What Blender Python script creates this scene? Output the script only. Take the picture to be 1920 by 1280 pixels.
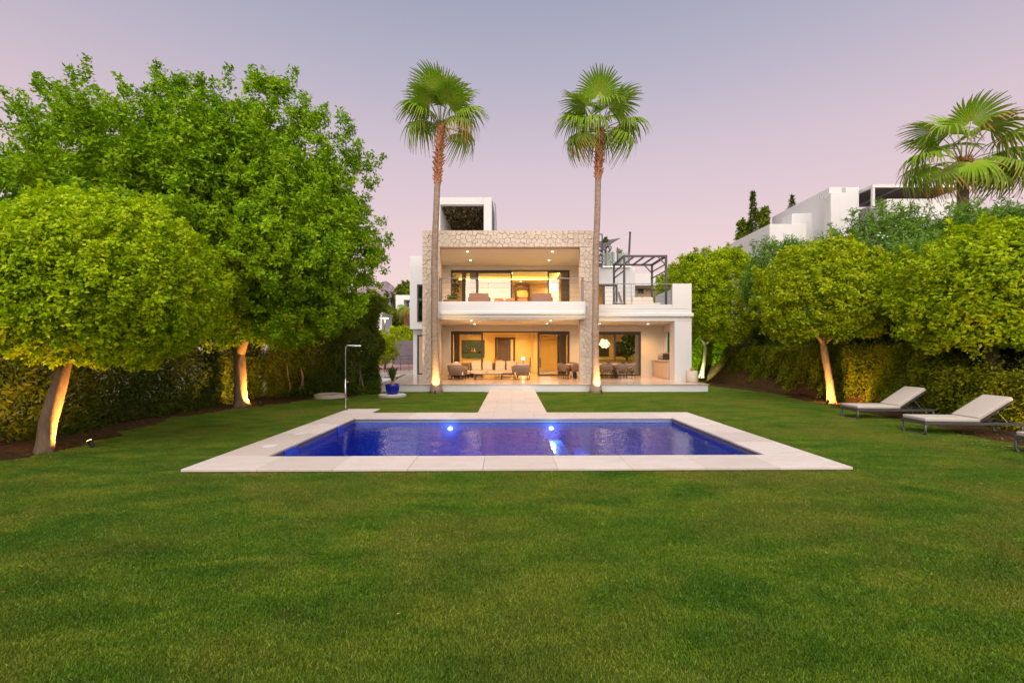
import bpy, bmesh, math, random
import numpy as np
from mathutils import Vector, Matrix, Euler

# ------------------------------------------------------------------ camera, sky, sun, exposure
scene = bpy.context.scene
for o in list(bpy.data.objects):
    bpy.data.objects.remove(o)
EYE = 1.82
cam_d = bpy.data.cameras.new('camera')
cam = bpy.data.objects.new('camera', cam_d)
scene.collection.objects.link(cam)
cam.location = (0, 0, EYE)
cam.rotation_euler = (math.radians(90), 0, 0)
cam_d.lens = 16.0
cam_d.sensor_width = 36.0
cam_d.shift_y = 20.0 / 1920.0
cam_d.clip_start = 0.05
cam_d.clip_end = 20000
scene.camera = cam

SUN_EL, SUN_AZ = 3.0, 188.0          # the afterglow stands behind the camera, a little to the left
world = bpy.data.worlds.new('World')
scene.world = world
world.use_nodes = True
wt = world.node_tree
for n in list(wt.nodes):
    wt.nodes.remove(n)
w_out = wt.nodes.new('ShaderNodeOutputWorld')
w_add = wt.nodes.new('ShaderNodeAddShader')
w_b1 = wt.nodes.new('ShaderNodeBackground')
w_b2 = wt.nodes.new('ShaderNodeBackground')
w_sky = wt.nodes.new('ShaderNodeTexSky')
w_sky.sky_type = 'NISHITA'
w_sky.sun_disc = False
w_sky.sun_elevation = math.radians(SUN_EL)
w_sky.sun_rotation = math.radians(SUN_AZ)
w_sky.dust_density = 2.5
w_sky.ozone_density = 1.5
w_tc = wt.nodes.new('ShaderNodeTexCoord')
w_sep = wt.nodes.new('ShaderNodeSeparateXYZ')
w_ramp = wt.nodes.new('ShaderNodeValToRGB')
SKY = [(0.0, (.745, .545, .515)), (.10, (.735, .525, .505)), (.24, (.66, .47, .49)), (.38, (.545, .42, .475)),
       (.50, (.40, .355, .435)), (.62, (.287, .287, .383)), (1.0, (.20, .215, .31))]
el = w_ramp.color_ramp.elements
el[0].position, el[0].color = SKY[0][0], SKY[0][1] + (1,)
el[1].position, el[1].color = SKY[-1][0], SKY[-1][1] + (1,)
for p, c in SKY[1:-1]:
    e = el.new(p)
    e.color = c + (1,)
wt.links.new(w_tc.outputs['Generated'], w_sep.inputs[0])
wt.links.new(w_sep.outputs['Z'], w_ramp.inputs[0])
wt.links.new(w_sky.outputs[0], w_b1.inputs[0])
# the western half of the dusk sky (behind the camera) is brighter and warmer
w_gl = wt.nodes.new('ShaderNodeMapRange')
w_gl.interpolation_type = 'SMOOTHSTEP'
w_gl.inputs['From Min'].default_value = .05
w_gl.inputs['From Max'].default_value = -1.0
w_gl.inputs['To Min'].default_value = 0.0
w_gl.inputs['To Max'].default_value = 1.0
w_mix = wt.nodes.new('ShaderNodeMixRGB')
w_mix.blend_type = 'ADD'
w_mix.inputs[2].default_value = (5.6, 4.8, 4.2, 1)
wt.links.new(w_sep.outputs['Y'], w_gl.inputs['Value'])
w_inv = wt.nodes.new('ShaderNodeMath')
w_inv.operation = 'SUBTRACT'
w_inv.use_clamp = True
w_inv.inputs[0].default_value = 1.0
wt.links.new(w_sep.outputs['Z'], w_inv.inputs[1])
w_pow = wt.nodes.new('ShaderNodeMath')
w_pow.operation = 'POWER'
w_pow.inputs[1].default_value = 4.0
wt.links.new(w_inv.outputs[0], w_pow.inputs[0])
w_mul = wt.nodes.new('ShaderNodeMath')
w_mul.operation = 'MULTIPLY'
wt.links.new(w_gl.outputs[0], w_mul.inputs[0])
wt.links.new(w_pow.outputs[0], w_mul.inputs[1])
wt.links.new(w_mul.outputs[0], w_mix.inputs[0])
wt.links.new(w_ramp.outputs[0], w_mix.inputs[1])
wt.links.new(w_mix.outputs[0], w_b2.inputs[0])
w_b1.inputs[1].default_value = 0.03
w_b2.inputs[1].default_value = 0.58
wt.links.new(w_b1.outputs[0], w_add.inputs[0])
wt.links.new(w_b2.outputs[0], w_add.inputs[1])
wt.links.new(w_add.outputs[0], w_out.inputs[0])

GLOW_EL = 55.0                       # middle of the broad western afterglow
sun_d = bpy.data.lights.new('sun', 'SUN')
sun_d.energy = 1.8
sun_d.angle = math.radians(60)
sun_d.color = (1.0, .92, .82)
sun = bpy.data.objects.new('sun', sun_d)
scene.collection.objects.link(sun)
sun.location = (0, -30, 20)
sun.rotation_euler = (math.radians(90 - GLOW_EL), 0, math.radians(-8.0))

scene.view_settings.view_transform = 'Standard'
scene.view_settings.look = 'None'
scene.view_settings.gamma = 1
scene.view_settings.exposure = 1.0
scene.cycles.use_denoising = True
scene.cycles.max_bounces = 8
scene.cycles.transparent_max_bounces = 10
scene.cycles.sample_clamp_indirect = 4.0
scene.cycles.caustics_reflective = False
scene.cycles.caustics_refractive = False

# ------------------------------------------------------------------ helpers
C = scene.collection
RNG = np.random.default_rng(7)
random.seed(11)
F, HZ = 853.333, 660.0

def X(px, D): return (px - 960.0) * D / F
def Z(py, D): return EYE - (py - HZ) * D / F

WL = {}                                             # world location of every thing's Empty

def tag(o, label=None, cat=None, group=None, kind=None):
    if label: o['label'] = label
    if cat: o['category'] = cat
    if group: o['group'] = group
    if kind: o['kind'] = kind
    return o

def thing(name, label, cat, loc=(0, 0, 0), rz=0.0, group=None):
    o = bpy.data.objects.new(name, None)
    C.objects.link(o)
    o.location = loc
    o.rotation_euler = (0, 0, rz)
    o.empty_display_size = .2
    WL[o.name] = Vector(loc)
    return tag(o, label, cat, group)

def copy_tree(o, parent=None):
    c = o.copy()
    C.objects.link(c)
    if parent is not None:
        c.parent = parent
    for ch in list(o.children):
        copy_tree(ch, c)
    return c

class MB:
    """collects simple shapes and links them as one mesh object"""
    def __init__(s):
        s.v, s.f = [], []
    def add(s, v, f):
        n = len(s.v)
        s.v += [tuple(p) for p in v]
        s.f += [tuple(i + n for i in q) for q in f]
        return s
    def box(s, x0, x1, y0, y1, z0, z1):
        v = [(x0, y0, z0), (x1, y0, z0), (x1, y1, z0), (x0, y1, z0), (x0, y0, z1), (x1, y0, z1), (x1, y1, z1), (x0, y1, z1)]
        return s.add(v, [(0, 3, 2, 1), (4, 5, 6, 7), (0, 1, 5, 4), (1, 2, 6, 5), (2, 3, 7, 6), (3, 0, 4, 7)])
    def hexa(s, a, b):                               # two quads joined (bottom, top)
        return s.add(list(a) + list(b), [(0, 3, 2, 1), (4, 5, 6, 7), (0, 1, 5, 4), (1, 2, 6, 5), (2, 3, 7, 6), (3, 0, 4, 7)])
    def bar(s, p, q, w, h=None, up=(0, 0, 1)):
        h = h or w
        p, q = Vector(p), Vector(q)
        d = (q - p).normalized()
        u = Vector(up)
        if abs(d.dot(u)) > .98: u = Vector((0, 1, 0))
        a = d.cross(u).normalized() * (w / 2)
        b = a.cross(d).normalized() * (h / 2)
        return s.hexa([p - a - b, p + a - b, q + a - b, q - a - b], [p - a + b, p + a + b, q + a + b, q - a + b])
    def tube(s, pts, rad, n=8, cap=True):
        pts = [Vector(p) for p in pts]
        if not hasattr(rad, '__len__'): rad = [rad] * len(pts)
        base = len(s.v)
        prev = None
        for i, p in enumerate(pts):
            d = (pts[min(i + 1, len(pts) - 1)] - pts[max(i - 1, 0)]).normalized()
            if prev is None:
                u = Vector((1, 0, 0)) if abs(d.x) < .9 else Vector((0, 1, 0))
            else:
                u = prev
            a = (u - d * u.dot(d)).normalized()
            b = d.cross(a)
            prev = a
            for k in range(n):
                t = 2 * math.pi * k / n
                s.v.append(tuple(p + (a * math.cos(t) + b * math.sin(t)) * rad[i]))
        for i in range(len(pts) - 1):
            for k in range(n):
                k2 = (k + 1) % n
                s.f.append((base + i * n + k, base + i * n + k2, base + (i + 1) * n + k2, base + (i + 1) * n + k))
        if cap:
            s.f.append(tuple(base + k for k in range(n))[::-1])
            s.f.append(tuple(base + (len(pts) - 1) * n + k for k in range(n)))
        return s
    def lathe(s, prof, n=24, c=(0, 0, 0)):
        base = len(s.v)
        for r, z in prof:
            for k in range(n):
                t = 2 * math.pi * k / n
                s.v.append((c[0] + r * math.cos(t), c[1] + r * math.sin(t), c[2] + z))
        for i in range(len(prof) - 1):
            for k in range(n):
                k2 = (k + 1) % n
                s.f.append((base + i * n + k, base + i * n + k2, base + (i + 1) * n + k2, base + (i + 1) * n + k))
        s.f.append(tuple(base + k for k in range(n))[::-1])
        s.f.append(tuple(base + (len(prof) - 1) * n + k for k in range(n)))
        return s
    def prism(s, poly, z0, z1):                      # polygon in xy, extruded in z
        n = len(poly)
        v = [(p[0], p[1], z0) for p in poly] + [(p[0], p[1], z1) for p in poly]
        f = [tuple(range(n))[::-1], tuple(range(n, 2 * n))]
        f += [(i, (i + 1) % n, n + (i + 1) % n, n + i) for i in range(n)]
        return s.add(v, f)
    def prism_xz(s, poly, y0, y1):
        n = len(poly)
        v = [(p[0], y0, p[1]) for p in poly] + [(p[0], y1, p[1]) for p in poly]
        f = [tuple(range(n)), tuple(range(n, 2 * n))[::-1]]
        f += [((i + 1) % n, i, n + i, n + (i + 1) % n) for i in range(n)]
        return s.add(v, f)
    def prism_yz(s, poly, x0, x1):
        n = len(poly)
        v = [(x0, p[0], p[1]) for p in poly] + [(x1, p[0], p[1]) for p in poly]
        f = [tuple(range(n))[::-1], tuple(range(n, 2 * n))]
        f += [(i, (i + 1) % n, n + (i + 1) % n, n + i) for i in range(n)]
        return s.add(v, f)
    def mesh(s, name, mat, bevel=0.0, smooth=False, off=None, segs=2):
        me = bpy.data.meshes.new(name)
        vs = s.v if off is None else [(a - off[0], b - off[1], c - off[2]) for a, b, c in s.v]
        me.from_pydata(vs, [], s.f)
        bm = bmesh.new()
        bm.from_mesh(me)
        bmesh.ops.recalc_face_normals(bm, faces=bm.faces)
        if bevel:
            ed = [e for e in bm.edges if len(e.link_faces) == 2 and e.calc_face_angle(0) > .6]
            bmesh.ops.bevel(bm, geom=ed, offset=bevel, segments=segs, profile=.6, affect='EDGES', clamp_overlap=True)
        bm.to_mesh(me)
        bm.free()
        if smooth:
            me.shade_smooth()
        me.materials.append(mat)
        return me
    def build(s, name, mat, parent=None, bevel=0.0, smooth=False, local=False, segs=2):
        off = None
        if parent is not None and not local:
            off = WL[parent.name]
        me = s.mesh(name, mat, bevel, smooth, off, segs)
        o = bpy.data.objects.new(name, me)
        C.objects.link(o)
        if parent is not None:
            o.parent = parent
            WL[o.name] = WL.get(parent.name, Vector((0, 0, 0)))
        else:
            WL[o.name] = Vector((0, 0, 0))
        return o

def structure(name, mb, mat, **k):
    return tag(mb.build(name, mat, None, **k), kind='structure')

# ------------------------------------------------------------------ materials
class N:
    """small node-graph builder"""
    def __init__(s, name):
        s.m = bpy.data.materials.new(name)
        s.m.use_nodes = True
        s.t = s.m.node_tree
        s.b = s.t.nodes['Principled BSDF']
        s.o = s.t.nodes['Material Output']
    def n(s, kind, **kw):
        x = s.t.nodes.new('ShaderNode' + kind)
        for k, v in kw.items():
            setattr(x, k, v)
        return x
    def l(s, a, b):
        s.t.links.new(a, b)
    def pos(s):
        return s.n('NewGeometry').outputs['Position']
    def objc(s):
        return s.n('TexCoord').outputs['Object']
    def noise(s, co, scale, detail=4, rough=.55, dist=0.0, stretch=None):
        if stretch:
            mp = s.n('Mapping')
            mp.inputs['Scale'].default_value = stretch
            s.l(co, mp.inputs[0])
            co = mp.outputs[0]
        x = s.n('TexNoise')
        x.inputs['Scale'].default_value = scale
        x.inputs['Detail'].default_value = detail
        x.inputs['Roughness'].default_value = rough
        x.inputs['Distortion'].default_value = dist
        s.l(co, x.inputs['Vector'])
        return x.outputs['Fac']
    def ramp(s, fac, stops):
        x = s.n('ValToRGB')
        e = x.color_ramp.elements
        e[0].position, e[0].color = stops[0][0], tuple(stops[0][1]) + (1,)
        e[1].position, e[1].color = stops[-1][0], tuple(stops[-1][1]) + (1,)
        for p, c in stops[1:-1]:
            k = e.new(p)
            k.color = tuple(c) + (1,)
        s.l(fac, x.inputs[0])
        return x.outputs[0]
    def mix(s, fac, a, b, mode='MIX'):
        x = s.n('MixRGB', blend_type=mode)
        for i, v in ((0, fac), (1, a), (2, b)):
            if isinstance(v, (int, float)):
                x.inputs[i].default_value = v
            elif isinstance(v, tuple):
                x.inputs[i].default_value = v + (1,) if len(v) == 3 else v
            else:
                s.l(v, x.inputs[i])
        return x.outputs[0]
    def math(s, op, a, b=0.0):
        x = s.n('Math', operation=op)
        for i, v in ((0, a), (1, b)):
            if isinstance(v, (int, float)):
                x.inputs[i].default_value = v
            else:
                s.l(v, x.inputs[i])
        return x.outputs[0]
    def bump(s, h, strength=.3, dist=.01):
        x = s.n('Bump')
        x.inputs['Strength'].default_value = strength
        x.inputs['Distance'].default_value = dist
        s.l(h, x.inputs['Height'])
        s.l(x.outputs[0], s.b.inputs['Normal'])
        return x
    def base(s, c, rough=.6, metal=0.0, spec=.5):
        if isinstance(c, tuple):
            s.b.inputs['Base Color'].default_value = c + (1,)
        else:
            s.l(c, s.b.inputs['Base Color'])
        s.b.inputs['Roughness'].default_value = rough
        s.b.inputs['Metallic'].default_value = metal
        s.b.inputs['Specular IOR Level'].default_value = spec
        return s.m

def simple(name, col, rough=.6, metal=0.0, var=.12, scale=6.0, bump=0.0, spec=.5):
    g = N(name)
    co = g.objc()
    nz = g.noise(co, scale, 5)
    c = g.mix(nz, tuple(v * (1 - var) for v in col), tuple(min(1, v * (1 + var)) for v in col))
    if bump:
        g.bump(g.noise(co, scale * 9, 3), bump, .01)
    return g.base(c, rough, metal, spec)

def emitter(name, col, strength):
    g = N(name)
    e = g.n('Emission')
    e.inputs[0].default_value = tuple(col) + (1,)
    e.inputs[1].default_value = strength
    g.l(e.outputs[0], g.o.inputs[0])
    return g.m

def leaf_mat(name, dark, mid, light, trans=.32, rough=.5, clump=1.2, bump_light=.5):
    g = N(name)
    rnd = g.n('NewGeometry').outputs['Random Per Island']
    co = g.pos()
    nz = g.noise(co, clump, 3)
    a = g.ramp(rnd, [(0, dark), (.5, mid), (1, light)])
    b = g.ramp(nz, [(.30, tuple(v * .75 for v in mid)), (.62, light)])
    c = g.mix(bump_light, a, b)
    g.base(c, rough, 0, .10)
    t = g.n('BsdfTranslucent')
    g.l(g.mix(1.0, c, (1.0, 1.15, .55), 'MULTIPLY'), t.inputs[0])
    mx = g.n('MixShader')
    mx.inputs[0].default_value = trans
    g.l(g.b.outputs[0], mx.inputs[1])
    g.l(t.outputs[0], mx.inputs[2])
    g.l(mx.outputs[0], g.o.inputs[0])
    return g.m

MAT = {}
# white render with faint streaks
g = N('white_render')
co = g.pos()
c = g.mix(g.noise(co, .8, 6, stretch=(1, 1, .25)), (.57, .57, .57), (.66, .66, .66))
g.bump(g.noise(co, 45, 4), .25, .004)
MAT['white'] = g.base(c, .75)
g = N('stone_block')
oi = g.n('ObjectInfo').outputs['Random']
co = g.pos()
tint = g.ramp(oi, [(0, (.44, .34, .26)), (.3, (.56, .475, .385)), (.62, (.62, .545, .46)), (.85, (.60, .49, .42)), (1, (.52, .39, .29))])
c = g.mix(g.noise(co, 9, 6, .65), tint, (.66, .59, .51))
c = g.mix(g.math('MULTIPLY', g.noise(co, 38, 5, .7), .5), c, (.36, .27, .20))
g.bump(g.noise(co, 22, 8, .7), .9, .02)
MAT['stone'] = g.base(c, .9, 0, .2)
MAT['mortar'] = simple('mortar', (.44, .35, .27), .95, var=.2, scale=12, bump=.6)
MAT['metal_dark'] = simple('anodised_frame', (.055, .055, .06), .45, .3, spec=.5)
MAT['pergola'] = simple('pergola_steel', (.06, .05, .06), .5, .2)
MAT['rail'] = simple('railing_steel', (.16, .15, .15), .35, .8)
MAT['steel'] = simple('brushed_steel', (.55, .55, .56), .25, .9, var=.05)

g = N('window_glass')
fr = g.n('Fresnel')
fr.inputs['IOR'].default_value = 2.1
tr = g.n('BsdfTransparent')
tr.inputs[0].default_value = (.93, .95, .94, 1)
gl = g.n('BsdfGlossy')
gl.inputs['Roughness'].default_value = .0
mx = g.n('MixShader')
g.l(fr.outputs[0], mx.inputs[0]); g.l(tr.outputs[0], mx.inputs[1]); g.l(gl.outputs[0], mx.inputs[2]); g.l(mx.outputs[0], g.o.inputs[0])
MAT['glass'] = g.m
g = N('balustrade_glass')
fr = g.n('Fresnel')
fr.inputs['IOR'].default_value = 1.6
tr = g.n('BsdfTransparent')
tr.inputs[0].default_value = (.62, .74, .70, 1)
gl = g.n('BsdfGlossy')
gl.inputs['Roughness'].default_value = .02
mx = g.n('MixShader')
g.l(fr.outputs[0], mx.inputs[0]); g.l(tr.outputs[0], mx.inputs[1]); g.l(gl.outputs[0], mx.inputs[2]); g.l(mx.outputs[0], g.o.inputs[0])
MAT['green_glass'] = g.m

def travertine(name, a, b, scale=1.0, rough=.55):
    g = N(name)
    oi = g.n('ObjectInfo').outputs['Random']
    co = g.pos()
    t = g.mix(oi, a, b)
    nz = g.noise(co, 1.6 * scale, 7, .62, 1.2, stretch=(1, 2.2, 1))
    c = g.mix(g.ramp(nz, [(.42, (0, 0, 0)), (.75, (1, 1, 1))]), t, (.50, .37, .27))
    c = g.mix(.55, c, t)
    c = g.mix(g.ramp(g.noise(co, 30, 6, .7), [(.35, (.25, .25, .25)), (.6, (0, 0, 0))]), c, (.55, .48, .42))
    g.bump(g.noise(co, 60, 5), .2, .004)
    return g.base(c, rough)
MAT['travertine'] = travertine('travertine', (.56, .475, .43), (.72, .63, .585))
MAT['path_stone'] = travertine('path_travertine', (.56, .455, .385), (.67, .565, .50), 1.5)
MAT['terrace'] = travertine('terrace_tile', (.56, .44, .36), (.62, .50, .42), 1.0, .16)

g = N('pool_mosaic')
co = g.pos()
vt = g.n('TexVoronoi', feature='DISTANCE_TO_EDGE', distance='CHEBYCHEV')
vt.inputs['Scale'].default_value = 28
vt.inputs['Randomness'].default_value = .05
g.l(co, vt.inputs['Vector'])
vc = g.n('TexVoronoi', feature='F1', distance='CHEBYCHEV')
vc.inputs['Scale'].default_value = 28
vc.inputs['Randomness'].default_value = .05
g.l(co, vc.inputs['Vector'])
sp = g.n('SeparateColor')
g.l(vc.outputs['Color'], sp.inputs[0])
c = g.ramp(sp.outputs[0], [(0, (.006, .06, .55)), (.5, (.010, .10, .74)), (1, (.02, .16, .90))])
MAT['pool_tile'] = g.base(c, .25)
g = N('waterline_tile')
co = g.pos()
c = g.mix(g.noise(co, 20, 2), (.30, .36, .48), (.44, .49, .57))
MAT['waterline'] = g.base(c, .2)
g = N('pool_water')
co = g.pos()
n1 = g.noise(co, 2.2, 3, .5, .3)
n2 = g.noise(co, 9, 3, .55, .4, stretch=(.7, 1.6, 1))
h = g.math('ADD', n1, g.math('MULTIPLY', n2, .35))
bp = g.n('Bump')
bp.inputs['Strength'].default_value = .16
bp.inputs['Distance'].default_value = .10
g.l(h, bp.inputs['Height'])
fr = g.n('Fresnel')
fr.inputs['IOR'].default_value = 1.5
g.l(bp.outputs[0], fr.inputs['Normal'])
tr = g.n('BsdfTransparent')
tr.inputs[0].default_value = (.72, .86, 1.0, 1)
gl = g.n('BsdfGlossy')
gl.inputs['Roughness'].default_value = .06
g.l(bp.outputs[0], gl.inputs['Normal'])
mx = g.n('MixShader')
g.l(fr.outputs[0], mx.inputs[0]); g.l(tr.outputs[0], mx.inputs[1]); g.l(gl.outputs[0], mx.inputs[2]); g.l(mx.outputs[0], g.o.inputs[0])
MAT['water'] = g.m

def lawn_colour(g):
    co = g.pos()
    big = g.noise(co, .45, 4, .6, .6)
    med = g.noise(co, 1.7, 5, .65, .5, stretch=(.6, 1.3, 1))
    fine = g.noise(co, 14, 4, .7)
    a = g.ramp(med, [(.32, (.075, .185, .012)), (.5, (.150, .270, .018)), (.66, (.265, .345, .030))])
    straw = g.ramp(big, [(.44, (0, 0, 0)), (.70, (1, 1, 1))])
    c = g.mix(g.math('MULTIPLY', straw, .7), a, (.33, .28, .05))
    c = g.mix(g.ramp(g.noise(co, 5.5, 5, .7), [(.60, (0, 0, 0)), (.78, (.7, .7, .7))]), c, (.27, .19, .06))
    c = g.mix(g.math('MULTIPLY', fine, .5), c, (.03, .07, .010))
    return c, co
g = N('lawn_ground')
c, co = lawn_colour(g)
c = g.mix(.25, c, (.04, .06, .012))
g.bump(g.math('ADD', g.noise(co, 60, 5, .75), g.noise(co, 160, 3, .7)), .9, .03)
MAT['lawn'] = g.base(c, .9, 0, .1)
g = N('grass_blade')
c, co = lawn_colour(g)
rnd = g.n('NewGeometry').outputs['Random Per Island']
c = g.mix(1.0, c, g.ramp(rnd, [(0, (.75, .8, .7)), (.8, (1.25, 1.25, 1.1)), (.94, (1.4, 1.35, 1.2)), (1, (2.3, 1.8, 1.6))]), 'MULTIPLY')
g.base(c, .5, 0, .3)
t = g.n('BsdfTranslucent')
g.l(c, t.inputs[0])
mx = g.n('MixShader')
mx.inputs[0].default_value = .3
g.l(g.b.outputs[0], mx.inputs[1]); g.l(t.outputs[0], mx.inputs[2]); g.l(mx.outputs[0], g.o.inputs[0])
MAT['grass'] = g.m
g = N('bed_soil')
co = g.pos()
c = g.ramp(g.noise(co, 7, 7, .7), [(.3, (.030, .016, .008)), (.5, (.085, .045, .020)), (.7, (.15, .085, .035))])
c = g.mix(g.ramp(g.noise(co, 2.0, 4), [(.55, (0, 0, 0)), (.75, (.5, .5, .5))]), c, (.06, .075, .016))
g.bump(g.noise(co, 30, 7, .75), 1.0, .05)
MAT['soil'] = g.base(c, .95, 0, .1)
MAT['terrain'] = simple('dry_ground', (.10, .085, .05), .95, var=.35, scale=.6, bump=.6)

def bark(name, a, b, ring=False, scale=8):
    g = N(name)
    co = g.objc()
    nz = g.noise(co, scale, 7, .7, .6, stretch=(1, 1, .35) if not ring else (1, 1, 2.6))
    c = g.ramp(nz, [(.30, a), (.68, b)])
    g.bump(nz, .9, .03)
    return g.base(c, .9, 0, .15)
MAT['bark'] = bark('ficus_bark', (.11, .075, .05), (.25, .175, .12))
MAT['bark_pale'] = bark('pale_bark', (.17, .125, .085), (.32, .25, .18))
MAT['palm_bark'] = bark('palm_trunk_bark', (.19, .135, .10), (.36, .275, .215), True, 5)
MAT['palm_boot'] = bark('palm_leaf_bases', (.24, .09, .045), (.50, .25, .14), False, 14)
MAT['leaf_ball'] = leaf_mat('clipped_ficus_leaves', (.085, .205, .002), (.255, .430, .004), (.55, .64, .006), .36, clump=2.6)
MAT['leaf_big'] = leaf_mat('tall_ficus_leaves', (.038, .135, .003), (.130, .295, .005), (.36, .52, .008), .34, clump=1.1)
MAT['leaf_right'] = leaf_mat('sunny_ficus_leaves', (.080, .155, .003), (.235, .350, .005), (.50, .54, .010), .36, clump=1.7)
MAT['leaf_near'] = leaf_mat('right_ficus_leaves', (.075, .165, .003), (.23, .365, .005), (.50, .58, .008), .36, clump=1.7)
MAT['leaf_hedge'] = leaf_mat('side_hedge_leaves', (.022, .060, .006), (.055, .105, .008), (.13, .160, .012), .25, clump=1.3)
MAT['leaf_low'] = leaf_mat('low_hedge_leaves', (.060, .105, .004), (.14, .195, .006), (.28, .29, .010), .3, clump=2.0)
MAT['leaf_oleander'] = leaf_mat('oleander_leaves', (.045, .125, .014), (.105, .235, .028), (.22, .35, .055), .32, clump=1.4)
MAT['leaf_far'] = leaf_mat('far_leaves', (.06, .11, .01), (.11, .175, .012), (.20, .25, .02), .3, clump=.4)
MAT['leaf_cypress'] = leaf_mat('cypress_leaves', (.035, .07, .012), (.07, .11, .014), (.12, .155, .02), .2, clump=.8)
MAT['leaf_room'] = leaf_mat('house_plant_leaves', (.02, .055, .015), (.04, .10, .02), (.08, .15, .03), .3)

g = N('palm_frond')
at = g.n('Attribute', attribute_name='rad')
oi = g.n('ObjectInfo').outputs['Random']
a = g.ramp(at.outputs['Fac'], [(0, (.42, .36, .12)), (.10, (.32, .44, .04)), (.5, (.20, .37, .014)), (.8, (.22, .32, .03)), (1, (.26, .27, .08))])
yl = g.ramp(at.outputs['Fac'], [(0, (.30, .27, .09)), (.3, (.14, .22, .03)), (.68, (.20, .24, .04)), (.78, (.42, .25, .05)), (1, (.34, .19, .07))])
c = g.mix(g.ramp(oi, [(.72, (0, 0, 0)), (.92, (.9, .9, .9))]), a, yl)
g.base(c, .45, 0, .3)
t = g.n('BsdfTranslucent')
g.l(c, t.inputs[0])
mx = g.n('MixShader')
mx.inputs[0].default_value = .3
g.l(g.b.outputs[0], mx.inputs[1]); g.l(t.outputs[0], mx.inputs[2]); g.l(mx.outputs[0], g.o.inputs[0])
g.b.inputs['Specular IOR Level'].default_value = .12
MAT['frond'] = g.m
MAT['petiole'] = simple('palm_petiole', (.20, .22, .05), .5)

g = N('woven_rope')
co = g.objc()
wv = g.n('TexWave', bands_direction='X')
wv.inputs['Scale'].default_value = 16
wv.inputs['Distortion'].default_value = .3
g.l(co, wv.inputs['Vector'])
c = g.ramp(wv.outputs['Fac'], [(.1, (.10, .075, .06)), (.6, (.30, .24, .20))])
g.bump(wv.outputs['Fac'], .8, .01)
MAT['rope'] = g.base(c, .85)
MAT['rattan'] = simple('rattan', (.26, .14, .09), .7, var=.3, scale=25, bump=.8)
MAT['cushion'] = simple('beige_cushion', (.66, .58, .51), .9, var=.05, scale=14, bump=.15)
MAT['lounger_pad'] = simple('lounger_pad', (.50, .44, .385), .9, var=.05, scale=9, bump=.15)
MAT['lounger_frame'] = simple('lounger_frame', (.085, .08, .085), .45, .2)
MAT['orange'] = simple('orange_cushion', (.78, .27, .14), .9, var=.08)
MAT['table_top'] = simple('table_top', (.58, .50, .43), .4)
MAT['black'] = simple('black_metal', (.025, .024, .024), .4, .4)
MAT['blue_glaze'] = simple('blue_glaze', (.012, .022, .30), .12, 0, .25, 3)
MAT['cream_pot'] = simple('cream_pot', (.60, .53, .44), .7, bump=.2)
MAT['gravel'] = simple('white_gravel', (.72, .68, .64), .9, var=.2, scale=30)
MAT['concrete'] = simple('concrete', (.38, .37, .35), .85, var=.15, bump=.3)
MAT['room_wall'] = simple('warm_room_wall', (.74, .60, .40), .8, var=.03)
MAT['room_floor'] = simple('room_floor', (.55, .45, .36), .2, var=.06)
MAT['curtain'] = simple('curtain_cloth', (.42, .34, .27), .95, var=.1)
MAT['curtain_grey'] = simple('grey_curtain_cloth', (.26, .21, .16), .95, var=.1)
MAT['wood_dark'] = simple('dark_wood', (.09, .045, .028), .5, var=.3, scale=4)
MAT['wood'] = simple('oak_wood', (.33, .20, .11), .5, var=.25, scale=4)
MAT['pale_wood'] = simple('pale_wood', (.58, .47, .40), .6, var=.1, scale=4)
MAT['grey_cabinet'] = simple('grey_cabinet', (.20, .22, .23), .5)
MAT['gate'] = simple('gate_steel', (.13, .105, .135), .45, .3, var=.05)
MAT['paver'] = simple('red_paver', (.30, .17, .15), .85, var=.25, scale=5, bump=.3)
MAT['rock'] = simple('bank_rock', (.26, .19, .14), .95, var=.4, scale=3, bump=.9)
MAT['sail'] = simple('shade_sail_cloth', (.10, .09, .09), .9)
MAT['louvre'] = simple('louvre_grey', (.22, .22, .24), .5)
MAT['petal_white'] = simple('white_petals', (.85, .84, .82), .7)
MAT['petal_blue'] = simple('blue_petals', (.42, .42, .75), .7)
g = N('fallen_leaf')
c = g.ramp(g.n('NewGeometry').outputs['Random Per Island'], [(0, (.09, .045, .02)), (.5, (.24, .13, .03)), (1, (.44, .30, .04))])
MAT['litter'] = g.base(c, .8)
g = N('hazed_rock')
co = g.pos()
c = g.ramp(g.noise(co, .011, 9, .68), [(.32, (.21, .165, .20)), (.52, (.33, .25, .27)), (.70, (.24, .215, .20))])  # mauve of the distant haze is put into the rock colour
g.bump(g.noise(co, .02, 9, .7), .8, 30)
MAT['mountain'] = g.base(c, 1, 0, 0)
WARM = (1.0, .62, .28)
MAT['lamp'] = emitter('downlight_glow', (1, .80, .55), 9)
MAT['cove'] = emitter('cove_light', (1, .58, .06), 9)
MAT['pendant'] = emitter('pendant_glow', (1, .72, .38), 1.6)
MAT['spot_lens'] = emitter('garden_light_glow', (1, .62, .22), 18)
MAT['pool_lamp'] = emitter('pool_light_glow', (.75, .95, 1.0), 4)
MAT['street_lamp'] = emitter('street_light_glow', (1, .72, .42), 7)

def spot(loc, target, power, size, blend=.5, col=WARM, rad=.05, parent=None, name='lamp_light'):
    d = bpy.data.lights.new(name, 'SPOT')
    d.energy = power
    d.color = col
    d.spot_size = math.radians(size)
    d.spot_blend = blend
    d.shadow_soft_size = rad
    o = bpy.data.objects.new(name, d)
    C.objects.link(o)
    o.location = loc
    v = Vector(target) - Vector(loc)
    o.rotation_euler = v.to_track_quat('-Z', 'Y').to_euler()
    if parent is not None:
        o.parent = parent
        o.location = Vector(loc) - WL[parent.name]
    return o

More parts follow.
